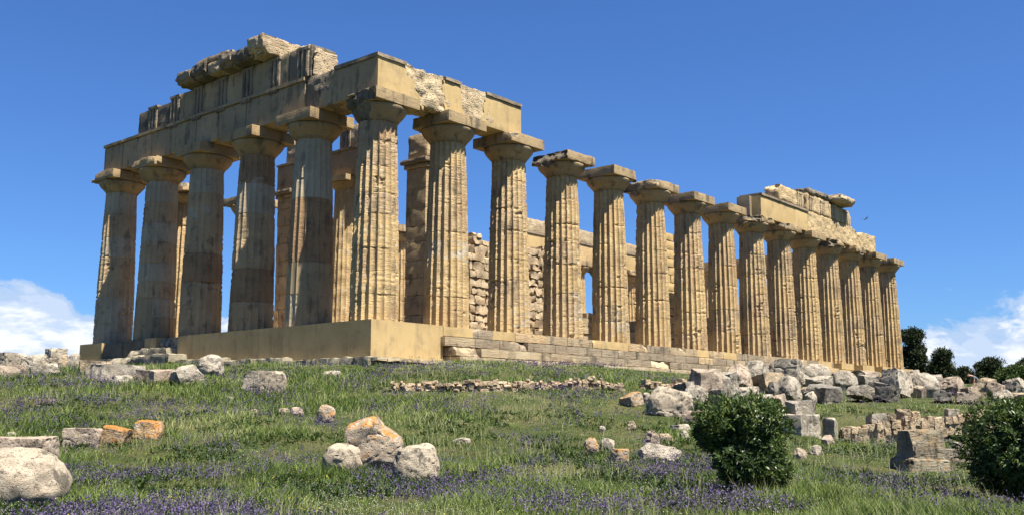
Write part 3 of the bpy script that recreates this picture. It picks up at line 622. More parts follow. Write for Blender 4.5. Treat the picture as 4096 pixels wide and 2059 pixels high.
# ------------------------------------------------------------------ loose stones
def stone_mesh(size, seed, kind, res=None):
    """kind: 'b' squared block, 'r' rounded boulder, 's' slab, 'j' jagged"""
    sx, sy, sz = size; rs = np.random.default_rng(seed); m = max(size)
    n = [max(7, int(30 * s / m)) for s in size]; V, F = grid_box(*n); P = V * [sx, sy, sz]
    if kind in 'rj':
        Q = V * 2; L = np.linalg.norm(Q, axis=1)[:, None]; Mx = np.abs(Q).max(1)[:, None]
        k = {'r': .84, 'j': .40}[kind]; P = P * ((1 - k) + k * Mx / np.maximum(L, 1e-6) * 1.12)
    ncut = {'b': 3, 'r': 5, 's': 3, 'j': 8}[kind]
    for q in range(ncut):
        nm = rs.normal(size=3); nm[2] = abs(nm[2]) * .8; nm /= np.linalg.norm(nm)
        ext = np.abs(nm * np.array(size) / 2).sum(); off = ext * rs.uniform(*{'b': (.70, .92), 's': (.74, .95), 'r': (.76, .92), 'j': (.50, .74)}[kind])
        dd = P @ nm - off - .03 * m * fbm(P * 3 / m + seed, 3, seed + q); P = P - np.maximum(dd, 0)[:, None] * nm
    W = P / m
    D = np.stack([fbm(W * 2.2 + seed * 1.7, 4, seed + k) for k in (1, 2, 3)], 1); amp = {'b': .024, 's': .028, 'r': .055, 'j': .04}[kind]
    P = P + D * amp * m
    P = P * (1 - .05 * np.clip(.12 - np.abs(fbm(W * 2.6 + seed, 3, seed + 40)), 0, 1)[:, None] / .12)
    return P, F
def rotm(ax, ay, az): return np.array(mathutils.Euler((R(ax), R(ay), R(az))).to_matrix())
RIGHT3 = np.array([RH[0], RH[1], 0]); FWD3 = np.array([FH[0], FH[1], 0]); AZ0 = math.degrees(YAW) - 90
nrock = [0]
def rock(px0, py0, px1, py1, label, mat='g', kind='b', yb=None, u=None, tilt=(0, 0), yaw=0, deep=.8, group=None, name='stone_block', sink=.12, cat='stone', wscale=1.):
    """a stone standing where the pixel box meets the meadow; real size follows from its distance"""
    yb = yb if yb is not None else py1; cxp = (px0 + px1) / 2
    if u is None: p, u = hit(cxp, yb, 12, 100)
    else: p = at(cxp, yb, u)
    k = u / FPX; gg = 1.05 if group == GP else 1.0; wd = (px1 - px0) * k * wscale * gg; hg = (yb - py0) * k
    sink = max(sink, .32 if kind == 'r' else .2 if group == GF else sink)
    seed = 1000 + nrock[0] * 7; nrock[0] += 1
    size = [wd * 1.04, max(wd * deep, hg * .6), hg * (1 + sink) * 1.05]
    V, F = stone_mesh(size, seed, kind); yaw = yaw if (yaw or kind == 'r' or group not in (GP, GR, GL)) else 49.7 + ((seed * 37) % 50 - 25)
    if group == GP: tilt = (tilt[0] + (seed * 53) % 26 - 13, tilt[1] + (seed * 29) % 22 - 11)
    M = rotm(tilt[0], tilt[1], 0); V = V @ M.T @ rotm(0, 0, yaw).T
    # fit the turned stone back to its measured width and height
    ext = V.max(0) - V.min(0); V = V * [size[0] / ext[0], 1, size[2] / ext[2]]
    V = V @ rotm(0, 0, AZ0).T
    c = np.array([p[0], p[1], 0]) + FWD3 * size[1] * .42
    base = at(cxp, yb, u)[2] - hg * sink; V[:, 2] += -V[:, 2].min()
    o = mesh_obj(name, V, F, RM[mat], smooth=32); o.location = (c[0], c[1], base)
    tag(o, label, cat, group); return o
GP = 'fallen temple blocks heaped beside the long steps'; GF = 'loose rocks scattered through the flowering grass'; GL = 'fallen blocks by the left corner of the temple'; GR = 'fallen blocks stacked at the end of the terrace wall'
B = dict(group=GP, cat='stone block')
L1 = [
 (2768, 1479, 2894, 1600, 'tall block with shaded left face at the left end of the heap', 'p', 'b', dict(tilt=(0, 9))),
 (2881, 1489, 2960, 1565, 'pale slab leaning just right of the tall end block of the heap', 'g', 'b', dict(tilt=(0, -12))),
 (2914, 1456, 3019, 1560, 'upright craggy block with black hollow on its top left, against the steps', 'p', 'j', dict(tilt=(0, 14))),
 (2984, 1445, 3094, 1535, 'leaning grey slab close under the temple steps at the left of the heap', 'g', 's', dict(tilt=(0, 22))),
 (3087, 1440, 3240, 1540, 'big block with a black shaded left end, uppermost under the steps', 'g', 'b', dict(tilt=(0, 17))),
 (3204, 1456, 3330, 1530, 'rounded pale boulder just below the first concrete pedestal', 'w', 'r', {}),
 (3018, 1493, 3153, 1580, 'bright flat-topped block overhanging a black gap in the heap', 't', 'b', dict(tilt=(0, -6))),
 (3118, 1507, 3230, 1612, 'pointed block standing on end in the middle of the heap', 'g', 'j', dict(tilt=(0, 20))),
 (3234, 1503, 3344, 1560, 'flat pale slab lying on the big square block', 'w', 's', {}),
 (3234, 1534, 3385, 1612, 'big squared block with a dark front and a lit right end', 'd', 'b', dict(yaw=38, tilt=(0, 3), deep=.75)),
 (3340, 1486, 3437, 1562, 'rounded grey boulder right of the flat slab', 'g', 'r', {}),
 (3422, 1484, 3526, 1545, 'squared block with dark front below the third pedestal', 'p', 'b', dict(yaw=20)),
 (3405, 1543, 3541, 1607, 'long low pale slab at the front of the heap on the grass', 'w', 's', dict(tilt=(0, 13))),
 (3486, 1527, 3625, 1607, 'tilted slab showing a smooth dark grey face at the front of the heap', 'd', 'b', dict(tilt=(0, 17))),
 (3539, 1477, 3666, 1590, 'largest pale block with a lit sloping top and dark left face', 'w', 'b', dict(tilt=(0, 15), yaw=35)),
 (3488, 1507, 3588, 1545, 'thin slab lying behind the dark tilted slab', 'g', 's', {}),
 (3522, 1472, 3570, 1510, 'small white block below the last but one pedestal', 'w', 'b', {}),
 (3600, 1478, 3662, 1510, 'pale squared block beside the last pedestal', 'w', 'b', {}),
 (3227, 1566, 3277, 1612, 'small rough stone left of the big squared block', 'w', 'j', {}),
 (3205, 1548, 3240, 1580, 'small crumbly stone wedged behind the pointed block', 't', 'j', {}),
 (3420, 1522, 3470, 1550, 'small dark wedge stone between the boulder and the long slab', 'p', 'j', {}),
 (3330, 1500, 3365, 1530, 'little rough rock left of the rounded grey boulder', 'g', 'r', {}),
 (2929, 1550, 3062, 1625, 'broad pale block lying flat at the front left of the heap', 'w', 'b', dict(tilt=(0, 10))),
 (3046, 1577, 3098, 1606, 'small pale stone lying in the grass right of the broad flat block', 'w', 'j', {}),
 (2912, 1601, 2984, 1642, 'white stone just above the left shrub', 'w', 'r', {}),
 (3085, 1577, 3162, 1642, 'grey block tipped on its corner above the left shrub', 'p', 'b', dict(tilt=(0, -25))),
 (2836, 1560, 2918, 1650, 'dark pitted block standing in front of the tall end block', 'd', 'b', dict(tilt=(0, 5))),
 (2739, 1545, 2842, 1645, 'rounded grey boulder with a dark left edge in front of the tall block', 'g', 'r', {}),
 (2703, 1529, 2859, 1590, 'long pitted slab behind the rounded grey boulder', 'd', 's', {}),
 (2600, 1550, 2778, 1665, 'huge rounded boulder with a big black shaded flank', 's', 'r', dict(tilt=(0, 12))),
 (2486, 1568, 2582, 1624, 'white rock with an orange lichen top at the far left of the heap', 'o', 'j', {}),
 (2572, 1572, 2606, 1612, 'small white rock beside the lichen-topped one', 'w', 'r', {}),
 (2781, 1632, 2846, 1664, 'pale spotted stone above the left edge of the left shrub', 'w', 'r', {}),
 (2735, 1645, 2812, 1698, 'wedge-shaped stone with dark underside left of the left shrub', 'p', 'j', dict(tilt=(0, 14))),
 (3662, 1495, 3767, 1590, 'tall pale boulder right of the largest block', 'w', 'r', dict(tilt=(0, 8))),
 (3662, 1543, 3713, 1592, 'squared block with dark face at the foot of the tall pale boulder', 'p', 'b', {}),
 (3763, 1509, 3881, 1580, 'cracked reddish block with a pale right end', 'p', 'j', {}),
 (3742, 1562, 3838, 1612, 'grey slab with rippled face in front of the cracked reddish block', 'd', 'b', dict(tilt=(0, 10))),
 (3834, 1568, 3942, 1616, 'pinkish ribbed block just above the right shrub', 'p', 'b', {}),
 (3908, 1513, 3998, 1590, 'peaked heap stone the person bends over', 't', 'j', dict(tilt=(0, 8))),
 (3850, 1546, 3925, 1592, 'low ribbed stone left of the peaked one', 'p', 'b', {}),
 (3965, 1525, 4040, 1600, 'crumbly pinkish stone right of the peaked one', 'p', 'j', {}),
 (4014, 1526, 4093, 1582, 'rounded grey block at the right edge above the right shrub', 'g', 'b', {}),
 (3991, 1561, 4080, 1612, 'pale rock with a black triangular hollow above the right shrub', 'w', 'j', {}),
 (4070, 1570, 4140, 1614, 'ledge stone cut by the right edge of the photo', 't', 's', {}),
]
for x0, y0, x1, y1, lb, m, k, kw in L1: rock(x0, y0, x1, y1, lb, m, k, **{**B, **kw})
for x0, y0, x1, y1, lb, m, k in (
 (2960, 1478, 3040, 1560, 'rough grey stone jammed behind the bright flat-topped block', 'g', 'j'), (3060, 1470, 3140, 1530, 'dark stone under the leaning slab at the top of the heap', 'd', 'b'),
 (3175, 1480, 3250, 1545, 'jagged stone between the big black-ended block and the flat slab', 'g', 'j'), (3300, 1462, 3380, 1512, 'pale broken stone at the foot of the first pedestal', 'w', 'b'),
 (3385, 1470, 3440, 1510, 'squarish stone in front of the second pedestal', 't', 'b'), (3440, 1500, 3520, 1560, 'grey stone filling the gap above the long low slab', 'g', 'b'),
 (3560, 1500, 3620, 1560, 'narrow stone left of the largest pale block', 'p', 'j'), (3730, 1500, 3790, 1570, 'small grey stone between the tall boulder and the cracked reddish block', 'g', 'b'),
 (2850, 1500, 2930, 1590, 'grey stone standing between the tall end block and the pale slab', 'g', 'j'), (3640, 1480, 3700, 1530, 'stone wedged behind the tall pale boulder', 'w', 'j'),
 (4035, 1512, 4120, 1570, 'top stone at the right edge of the heap', 'w', 'j'), (3080, 1530, 3150, 1600, 'shaded stone under the right end of the bright flat-topped block', 'd', 'j')):
    rock(x0, y0, x1, y1, lb, m, k, **B)
L2 = [
 (3153, 1603, 3268, 1672, 'upright squared block with lit right edge on top of the hollowed slab', 'g', 'b', dict(yb=1672, u=31.5, yaw=25, deep=.6)),
 (3106, 1660, 3318, 1748, 'broad slab with a round hollow propped on small stones', 'w', 's', dict(u=30.5, deep=.6)),
 (3298, 1678, 3365, 1780, 'upright pale block at the left end of the terrace wall', 'w', 'b', dict(u=32.2, deep=.7)),
 (3177, 1732, 3233, 1800, 'orange-tinted prop stone under the hollowed slab', 't', 'b', dict(u=31)),
 (3262, 1735, 3291, 1790, 'thin upright prop stone under the hollowed slab', 't', 'b', dict(u=31.5)),
 (3289, 1742, 3345, 1785, 'pinkish stone leaning at the foot of the upright pale block', 'p', 'j', {}),
 (3179, 1793, 3235, 1834, 'low stone in the grass just right of the left shrub', 'p', 'j', {}),
 (3239, 1782, 3294, 1820, 'small pale pointed stone in front of the propped slab', 'w', 'j', {})]
for x0, y0, x1, y1, lb, m, k, kw in L2: rock(x0, y0, x1, y1, lb, m, k, **{**dict(group=GR, cat='stone block'), **kw})
L3 = [
 (2687, 1698, 2786, 1736, 'flat white stone in the grass left of the left shrub', 'w', 'j', {}),
 (2717, 1724, 2762, 1764, 'white pointed stone below the flat white one', 'w', 'j', {}),
 (2586, 1724, 2640, 1786, 'small upright stone behind the sprawling grey rock', 'p', 'j', {}),
 (2513, 1684, 2546, 1724, 'small upright pale stone up the slope from the sprawling rock', 't', 'j', {}),
 (2568, 1778, 2740, 1850, 'sprawling grey rock with a white right end among purple flowers', 'g', 'j', dict(tilt=(0, 12))),
 (2638, 1736, 2698, 1772, 'low yellowish stones hidden in grass behind the sprawling rock', 't', 'j', {}),
 (2452, 1800, 2528, 1866, 'yellowish pitted rock deep in grass left of the sprawling rock', 'o', 'j', {}),
 (2336, 1756, 2396, 1822, 'rock with yellow-orange lichen top standing alone in grass', 'o', 'r', {}),
 (2402, 1756, 2460, 1800, 'low spotted white stone right of the yellow-topped rock', 'w', 'j', {}),
 (2395, 1704, 2424, 1728, 'tiny round white stone up the slope', 'w', 'r', {}),
 (1283, 1784, 1440, 1897, 'spotted pale drum-like rock left of the orange-crowned boulder', 's', 'r', {}),
 (1569, 1787, 1752, 1930, 'round pale speckled drum right of the orange-crowned boulder', 's', 'r', {}),
 (-260, 1812, 190, 2010, 'huge rounded pale boulder cut by the left edge of the photo', 's', 'r', dict(u=15.0, deep=.6)),
 (-120, 1756, 150, 1860, 'flat-topped block behind the huge pale boulder', 'p', 's', dict(u=17.2, deep=.7)),
 (250, 1716, 390, 1785, 'flat pinkish stone left of the bright orange rock', 'p', 's', {}),
 (396, 1706, 500, 1782, 'rock coated in bright orange lichen', 'O', 'b', dict(tilt=(0, 12))),
 (526, 1684, 630, 1758, 'peaked orange-topped rock with a pale foot', 'O', 'j', {}),
 (18, 1728, 58, 1752, 'small pale stone above the flat-topped block', 'w', 'r', {}),
 (145, 1597, 202, 1624, 'low pinkish stone showing through the grass near the left edge', 'p', 's', {}),
 (1264, 1622, 1336, 1690, 'rounded rock with orange base up the slope from the group of three', 'o', 'r', {}),
 (1156, 1629, 1208, 1664, 'small speckled stone left of the rounded rock', 'p', 'r', {}),
 (1108, 1632, 1154, 1656, 'small yellowish stone at the left of the short row', 't', 'r', {}),
 (1000, 1636, 1030, 1656, 'reddish pebble-sized stone at the left end of the short row', 'p', 'r', {}),
 (965, 1486, 1045, 1568, 'left half of the big cracked block in front of the concrete wall', 'w', 'b', dict(deep=.9)),
 (1040, 1487, 1132, 1568, 'right half of the big cracked block in front of the concrete wall', 's', 'b', dict(deep=.9)),
 (1279, 1481, 1360, 1508, 'low pale stone in purple flowers below the concrete corner', 'w', 'j', {}),
 (1905, 1486, 1955, 1506, 'dark flat stone in the grass above the rubble wall', 'd', 's', {}),
 (1810, 1752, 1880, 1778, 'whitish stones half hidden in grass right of the group of three', 'w', 'j', {}),
 (900, 1585, 940, 1600, 'small flat stone up the meadow below the cracked block', 'w', 'j', {})]
for x0, y0, x1, y1, lb, m, k, kw in L3: rock(x0, y0, x1, y1, lb, m, k, **{**dict(group=GF, cat='rock', name='rock'), **kw})
L4 = [
 (-40, 1411, 70, 1475, 'pale rounded block at the left edge on the skyline', 'w', 'b', dict(yb=1475, u=48)),
 (-60, 1458, 84, 1515, 'flat grey block at the left edge below the skyline blocks', 'p', 'b', {}),
 (66, 1415, 172, 1480, 'bulky pale rock on the skyline, second from the left edge', 'w', 'j', dict(tilt=(0, -10), u=48)),
 (170, 1432, 250, 1490, 'square base stone carrying the highest skyline rock', 'w', 'b', dict(u=49)),
 (174, 1394, 248, 1446, 'highest rounded rock on the left skyline', 'w', 'b', dict(u=49.5, sink=.2)),
 (222, 1420, 272, 1486, 'small upright rock right of the highest skyline rock', 't', 'r', dict(u=48)),
 (262, 1414, 309, 1484, 'narrow rounded rock nearest the temple on the left skyline', 'g', 'r', dict(u=48)),
 (95, 1449, 220, 1500, 'long slab slanting below the left skyline rocks', 'w', 's', dict(tilt=(0, -14))),
 (293, 1443, 427, 1490, 'low squared block in front of the left pedestal', 't', 'b', dict(yaw=30)),
 (318, 1455, 532, 1520, 'long pale ledge of rock below the left pedestal', 'w', 's', {}),
 (533, 1477, 704, 1534, 'dark-fronted low block right of the long pale ledge', 'p', 's', {}),
 (777, 1420, 882, 1504, 'rounded whitish boulder in front of the concrete wall', 'w', 'r', {}),
 (899, 1409, 1024, 1462, 'squared block lying against the concrete wall', 't', 'b', dict(yaw=15)),
 (1012, 1392, 1132, 1456, 'angled block with a bright right end lying against the concrete wall', 'g', 'b', dict(yaw=30, tilt=(0, -6))),
 (664, 1459, 796, 1542, 'white slanting rock at the edge of the meadow', 'w', 'j', dict(tilt=(0, -22))),
 (440, 1500, 520, 1540, 'small rough stone in the grass below the long ledge', 'w', 'j', {})]
for x0, y0, x1, y1, lb, m, k, kw in L4: rock(x0, y0, x1, y1, lb, m, k, **{**dict(group=GL, cat='stone block'), **kw})
base, u0 = hit(1470, 1885, 12, 60); k0 = u0 / FPX
q1 = stone_mesh((215 * k0, .95, 190 * k0), 931, 'r'); q2 = stone_mesh((205 * k0, .8, 100 * k0), 938, 'j'); q3 = stone_mesh((120 * k0, .7, 70 * k0), 945, 'j')
V, F = join([(q1[0] @ rotm(0, 8, 0).T + [22 * k0, 0, 75 * k0], q1[1]), (q2[0] @ rotm(4, -14, 0).T + [-20 * k0, -.04, 158 * k0], q2[1]), (q3[0] + [-40 * k0, -.1, 70 * k0], q3[1])])
o = mesh_obj('rock', V @ rotm(0, 0, AZ0).T, F, RM['o'], smooth=34); o.location = (base[0] + FH[0] * .35, base[1] + FH[1] * .35, base[2] - .02)
tag(o, 'big layered boulder with orange lichen crown, middle of the group of three', 'rock', GF)
# the two-tiered pedestal stone on the lower lawn
base, u0 = hit(3716, 1884, 12, 60)
V1, F1 = stone_mesh((165 * u0 / FPX, .75, 118 * u0 / FPX), 903, 'b'); V1 = V1 * np.where(V1[:, 2:3] > 0, .93, 1.05) ** 1
V2, F2 = stone_mesh((138 * u0 / FPX, .62, 90 * u0 / FPX), 907, 'b')
V1[:, :2] *= (1.02 - .06 * V1[:, 2:3] / V1[:, 2].max()); V1 = V1 @ rotm(0, 3, AZ0 + 12).T; V2 = V2 @ rotm(0, -2, AZ0 + 12).T + [0, 0, 88 * u0 / FPX]
V, F = join([(V1, F1), (V2, F2)]); V[:, 2] *= .86
o = mesh_obj('stone_pedestal', V, F, stone('pedestal_lichen', (.34, .29, .21), (.25, .21, .155), pale=(.5, .45, .36), grey=(.05, .045, .035), wgrey=.85, wpale=.7, lich=(.38, .24, .10), wl=.6, bump=.06, scale=2.2, streak=.7), smooth=34)
o.location = (base[0] + FH[0] * .4, base[1] + FH[1] * .4, base[2] + 44 * u0 / FPX); tag(o, 'two-tiered weathered stone standing alone on the short lawn by the right shrub', 'stone')
rock(3776, 1800, 3884, 1862, 'low flat slab between the two-tiered stone and the right shrub', 'p', 's', group=GF, name='rock', cat='rock')
rock(3818, 1770, 3868, 1820, 'dark round stone peeping out left of the right shrub', 'd', 'r', group=GF, name='rock', cat='rock')

# rubble walls
def rubble_wall(name, pts, label, seed, size=.17, h=.5, tall=(), slabs=False):
    rs = np.random.default_rng(seed); parts = []; seg = [0]
    pts = [np.array(p) for p in pts]
    for a, b_ in zip(pts[:-1], pts[1:]): seg.append(seg[-1] + np.linalg.norm(b_[:2] - a[:2]))
    def P(s):
        k = min(max(np.searchsorted(seg, s, 'right') - 1, 0), len(pts) - 2); t_ = (s - seg[k]) / (seg[k + 1] - seg[k]); return pts[k] * (1 - t_) + pts[k + 1] * t_, (pts[k + 1] - pts[k])
    for row in range(4):
        s = rs.uniform(0, .1)
        while s < seg[-1]:
            wd = size * rs.uniform(.6, 1.9) * (.85 if row else 1.15); p, dv = P(min(s + wd / 2, seg[-1])); ang = math.degrees(math.atan2(dv[1], dv[0]))
            hl = p[3] * (.92 if slabs else .84) * (1 + (.10 if slabs else .22) * math.sin(s * 2.1 + seed) + rs.uniform(-.06, .06)); z = row * hl / 3.2
            hh = hl / 3.2 * rs.uniform(.95, 1.25)
            if slabs and row == 0 and rs.random() < .28: hh = hl * rs.uniform(.85, 1.12); wd *= rs.uniform(.9, 1.3)
            if row < 3 or rs.random() < (.25 if slabs else .45):
                V, F = stone_mesh((wd * 1.02, .34 * rs.uniform(.8, 1.2), hh), seed + len(parts), 'b' if slabs or rs.random() < .5 else 'j')
                V = V @ rotm(rs.uniform(-5, 5), rs.uniform(-6, 6), ang).T
                n_ = np.array([-dv[1], dv[0]]); n_ /= np.linalg.norm(n_)
                oo = .05 * rs.normal() - (0.06 if (slabs and hh > hl * .7) else 0)
                parts.append((V + [p[0] + n_[0] * oo, p[1] + n_[1] * oo, p[2] + z + hh * .45 - .03], F))
            s += wd * (.84 if slabs else .96)
    V, F = join(parts); o = mesh_obj(name, V, F, M_rubble, smooth=34); tag(o, label, 'wall', 'low rubble walls in the meadow'); return o
def wp(px, py, hpx):
    p, u = hit(px, py, 20, 60); return (p[0], p[1], p[2], hpx * u / FPX)
rubble_wall('rubble_wall', [wp(1562, 1562, 32), wp(1700, 1560, 34), wp(1780, 1562, 52), wp(1900, 1564, 42), wp(2050, 1560, 44)], 'low rough rubble wall with a taller hump, crossing the meadow below the concrete corner', 51)
rubble_wall('rubble_wall', [wp(2055, 1556, 36), wp(2210, 1554, 42), wp(2300, 1556, 46), wp(2480, 1560, 34)], 'low rubble wall of flat stones in line with the humped one, below the stone steps', 52)
rubble_wall('rubble_wall', [wp(2570, 1556, 36), wp(2680, 1556, 38), wp(2800, 1560, 36)], 'short low rubble wall running behind the huge rounded boulder', 53)
def wq(px, py, hpx, u): p = at(px, py, u); return (p[0], p[1], p[2], hpx * u / FPX)
rubble_wall('terrace_wall', [wq(3366, 1775, 85, 33.0), wq(3500, 1768, 95, 33.0), wq(3660, 1752, 88, 33.1), wq(3850, 1728, 88, 33.3), wq(4300, 1700, 85, 33.6)], 'terrace wall of upright slabs and rubble along the upper edge of the lower lawn', 54, size=.165, slabs=True)
rock(3604, 1641, 3648, 1740, 'narrow upright post-like stone rising above the terrace wall', 't', 'b', u=33.0, group='tall slabs in the terrace wall', name='standing_stone', cat='stone', deep=.6)
rock(3490, 1659, 3556, 1765, 'broad pale upright slab taller than the terrace wall', 'w', 'b', u=32.95, group='tall slabs in the terrace wall', name='standing_stone', cat='stone', deep=.5)
rock(3798, 1640, 3842, 1725, 'pale upright block in the terrace wall next to the right shrub', 'w', 'b', u=33.15, group='tall slabs in the terrace wall', name='standing_stone', cat='stone', deep=.5)

# ------------------------------------------------------------------ plants
def leafmat(name, cols, rough=.6, trans=.25, spec=.3):
    m, t, b = new_mat(name); a = t.n('ShaderNodeAttribute', attribute_name='tone').outputs['Fac']
    c = t.ramp(a, [(k / (len(cols) - 1), sc3(c_)) for k, c_ in enumerate(cols)])
    t.put(b.inputs['Base Color'], c); b.inputs['Roughness'].default_value = rough; b.inputs['Specular IOR Level'].default_value = spec
    if trans:
        tr = t.n('ShaderNodeBsdfTranslucent'); t.put(tr.inputs[0], c); mx = t.n('ShaderNodeMixShader'); mx.inputs[0].default_value = trans
        out = [q for q in t.t.nodes if q.type == 'OUTPUT_MATERIAL'][0]; t.put(mx.inputs[1], b.outputs[0]); t.put(mx.inputs[2], tr.outputs[0]); t.put(out.inputs[0], mx.outputs[0])
    return m
def add_tone(o, tone):
    a = o.data.attributes.new('tone', 'FLOAT', 'POINT'); a.data.foreach_set('value', np.asarray(tone, np.float32))
def leaves(C, Dn, L, Wd, rs, nrm=None):
    """quad leaves: base C, direction Dn (unit), length L, width Wd -> diamond with a fold"""
    n = len(C); up = rs.normal(size=(n, 3)) if nrm is None else nrm; sd = np.cross(Dn, up); sd /= np.linalg.norm(sd, axis=1)[:, None] + 1e-9
    up2 = np.cross(sd, Dn); L = np.broadcast_to(L, (n,))[:, None]; Wd = np.broadcast_to(Wd, (n,))[:, None]
    A_ = C; B_ = C + Dn * L * .5 + sd * Wd / 2 + up2 * Wd * .18; C_ = C + Dn * L - up2 * L * .12; D_ = C + Dn * L * .5 - sd * Wd / 2 + up2 * Wd * .18
    V = np.stack([A_, B_, C_, D_], 1).reshape(-1, 3); F = np.arange(n * 4).reshape(-1, 4); return V, F
def tube(pts, rads, n=7):
    pts = np.array(pts, float); V = []; m = len(pts)
    for k in range(m):
        d = pts[min(k + 1, m - 1)] - pts[max(k - 1, 0)]; d /= np.linalg.norm(d) + 1e-9
        a = np.cross(d, [.3, .5, .8]); a /= np.linalg.norm(a); b_ = np.cross(d, a)
        th = np.arange(n) * 2 * np.pi / n; V.append(pts[k] + rads[k] * (np.cos(th)[:, None] * a + np.sin(th)[:, None] * b_))
    V = np.concatenate(V); i = np.arange(m - 1)[:, None] * n; j = np.arange(n)[None]; a = i + j; b_ = i + (j + 1) % n
    return V, np.stack([a, b_, b_ + n, a + n], -1).reshape(-1, 4)
bark, t, b = new_mat('bark'); P = t.n('ShaderNodeNewGeometry').outputs['Position']; t.put(b.inputs['Base Color'], t.mix(t.noise(P, 12, 4), (.10, .075, .05), (.2, .16, .12))); b.inputs['Roughness'].default_value = .95
M_leaf = leafmat('shrub_leaf', [(.018, .036, .009), (.045, .08, .018), (.095, .145, .03), (.2, .24, .05)], .42, .2, .3)
M_tree = leafmat('tree_leaf', [(.012, .022, .008), (.022, .038, .013), (.04, .058, .02), (.06, .055, .03)], .6, .12, .25)
M_hedge = leafmat('hedge_leaf', [(.03, .055, .015), (.05, .09, .02), (.08, .12, .03), (.11, .14, .04)], .6, .2, .25)
def shrub(px0, px1, py0, py1, u, seed, label, ntips=3500):
    rs = np.random.default_rng(seed); k = u / FPX; p = at((px0 + px1) / 2, py1, u); wd = (px1 - px0) * k; h = (py1 - py0) * k
    root = empty('shrub', (p[0], p[1], float(terrain(p[0], p[1]))), label, 'shrub', 'dark leafy shrubs in the foreground')
    lob = []
    for q in range(26):
        a = rs.uniform(0, 2 * np.pi); rr = rs.uniform(0, .36) * wd; zc = h * rs.uniform(.20, .84); sh = 1 - .55 * max(0, .42 - zc / h) - .5 * max(0, zc / h - .6)
        lob.append((np.array([rr * math.cos(a) * sh, rr * math.sin(a) * sh, zc]), wd * rs.uniform(.15, .26)))
    lob += [(np.array([0, 0, h * .3]), wd * .27), (np.array([.06 * wd, 0, h * .5]), wd * .34), (np.array([-.1 * wd, 0, h * .6]), wd * .32), (np.array([.12 * wd, .05, h * .66]), wd * .3), (np.array([0, -.1, h * .45]), wd * .33)] * 2
    C = []; N = []
    while len(C) < ntips:
        c, r = lob[rs.integers(len(lob))]; d = rs.normal(size=3); d /= np.linalg.norm(d); q = c + d * r * rs.uniform(.75, 1.08) * [1, 1, .9]
        if q[2] < .06 * h or abs(q[0]) > wd * .56 or q[2] > h * 1.02: continue
        ins = sum(np.linalg.norm((q - c2)) < r2 * .72 for c2, r2 in lob)
        if ins > 0 and rs.random() < .85: continue
        C.append(q); N.append((q - [0, 0, h * .4]) / np.linalg.norm(q - [0, 0, h * .4]) * .8 + d * .3 + [0, 0, .35])
    for q in range(50):                      # shoots poking out of the outline
        c, r = lob[rs.integers(len(lob))]; d = rs.normal(size=3); d[2] = abs(d[2]) * 1.2 + .2; d /= np.linalg.norm(d)
        for e in (1.0, 1.12, 1.22): C.append(c + d * r * e * [1, 1, .95]); N.append(d + [0, 0, .3])
    C = np.array(C); N = np.array(N); N /= np.linalg.norm(N, axis=1)[:, None]; per = 9
    Cc = np.repeat(C, per, 0); Nn = np.repeat(N, per, 0); Dn = Nn * .55 + rs.normal(size=Nn.shape) * .62; Dn /= np.linalg.norm(Dn, axis=1)[:, None]
    V, F = leaves(Cc + Nn * rs.uniform(-.06, .02, (len(Cc), 1)), Dn, rs.uniform(.06, .10, len(Cc)), rs.uniform(.018, .03, len(Cc)), rs, Nn)
    tone = np.clip(np.repeat(np.clip(.42 + .22 * fbm(C * 3, 2, seed) + .25 * (rs.random(len(C)) < .16), 0, 1), per) + rs.normal(0, .12, len(Cc)), 0, 1)
    o = mesh_obj('foliage', V, F, M_leaf, root, flat=True); add_tone(o, np.repeat(tone, 4))
    parts = []
    for q in range(16):
        c, r = lob[q]; a0 = rs.normal(size=3) * .05; a0[2] = -.05; parts.append(tube([a0, c * .5 + rs.normal(size=3) * .04, c], [.022, .015, .006]))
    V, F = join(parts); mesh_obj('stem', V, F, bark, root); return root
shrub(2800, 3190, 1640, 2030, 16.6, 61, 'dark leafy shrub standing alone below the heap of blocks')
shrub(3872, 4330, 1608, 2045, 15.9, 62, 'dark leafy shrub cut by the right edge of the photo', 3300)

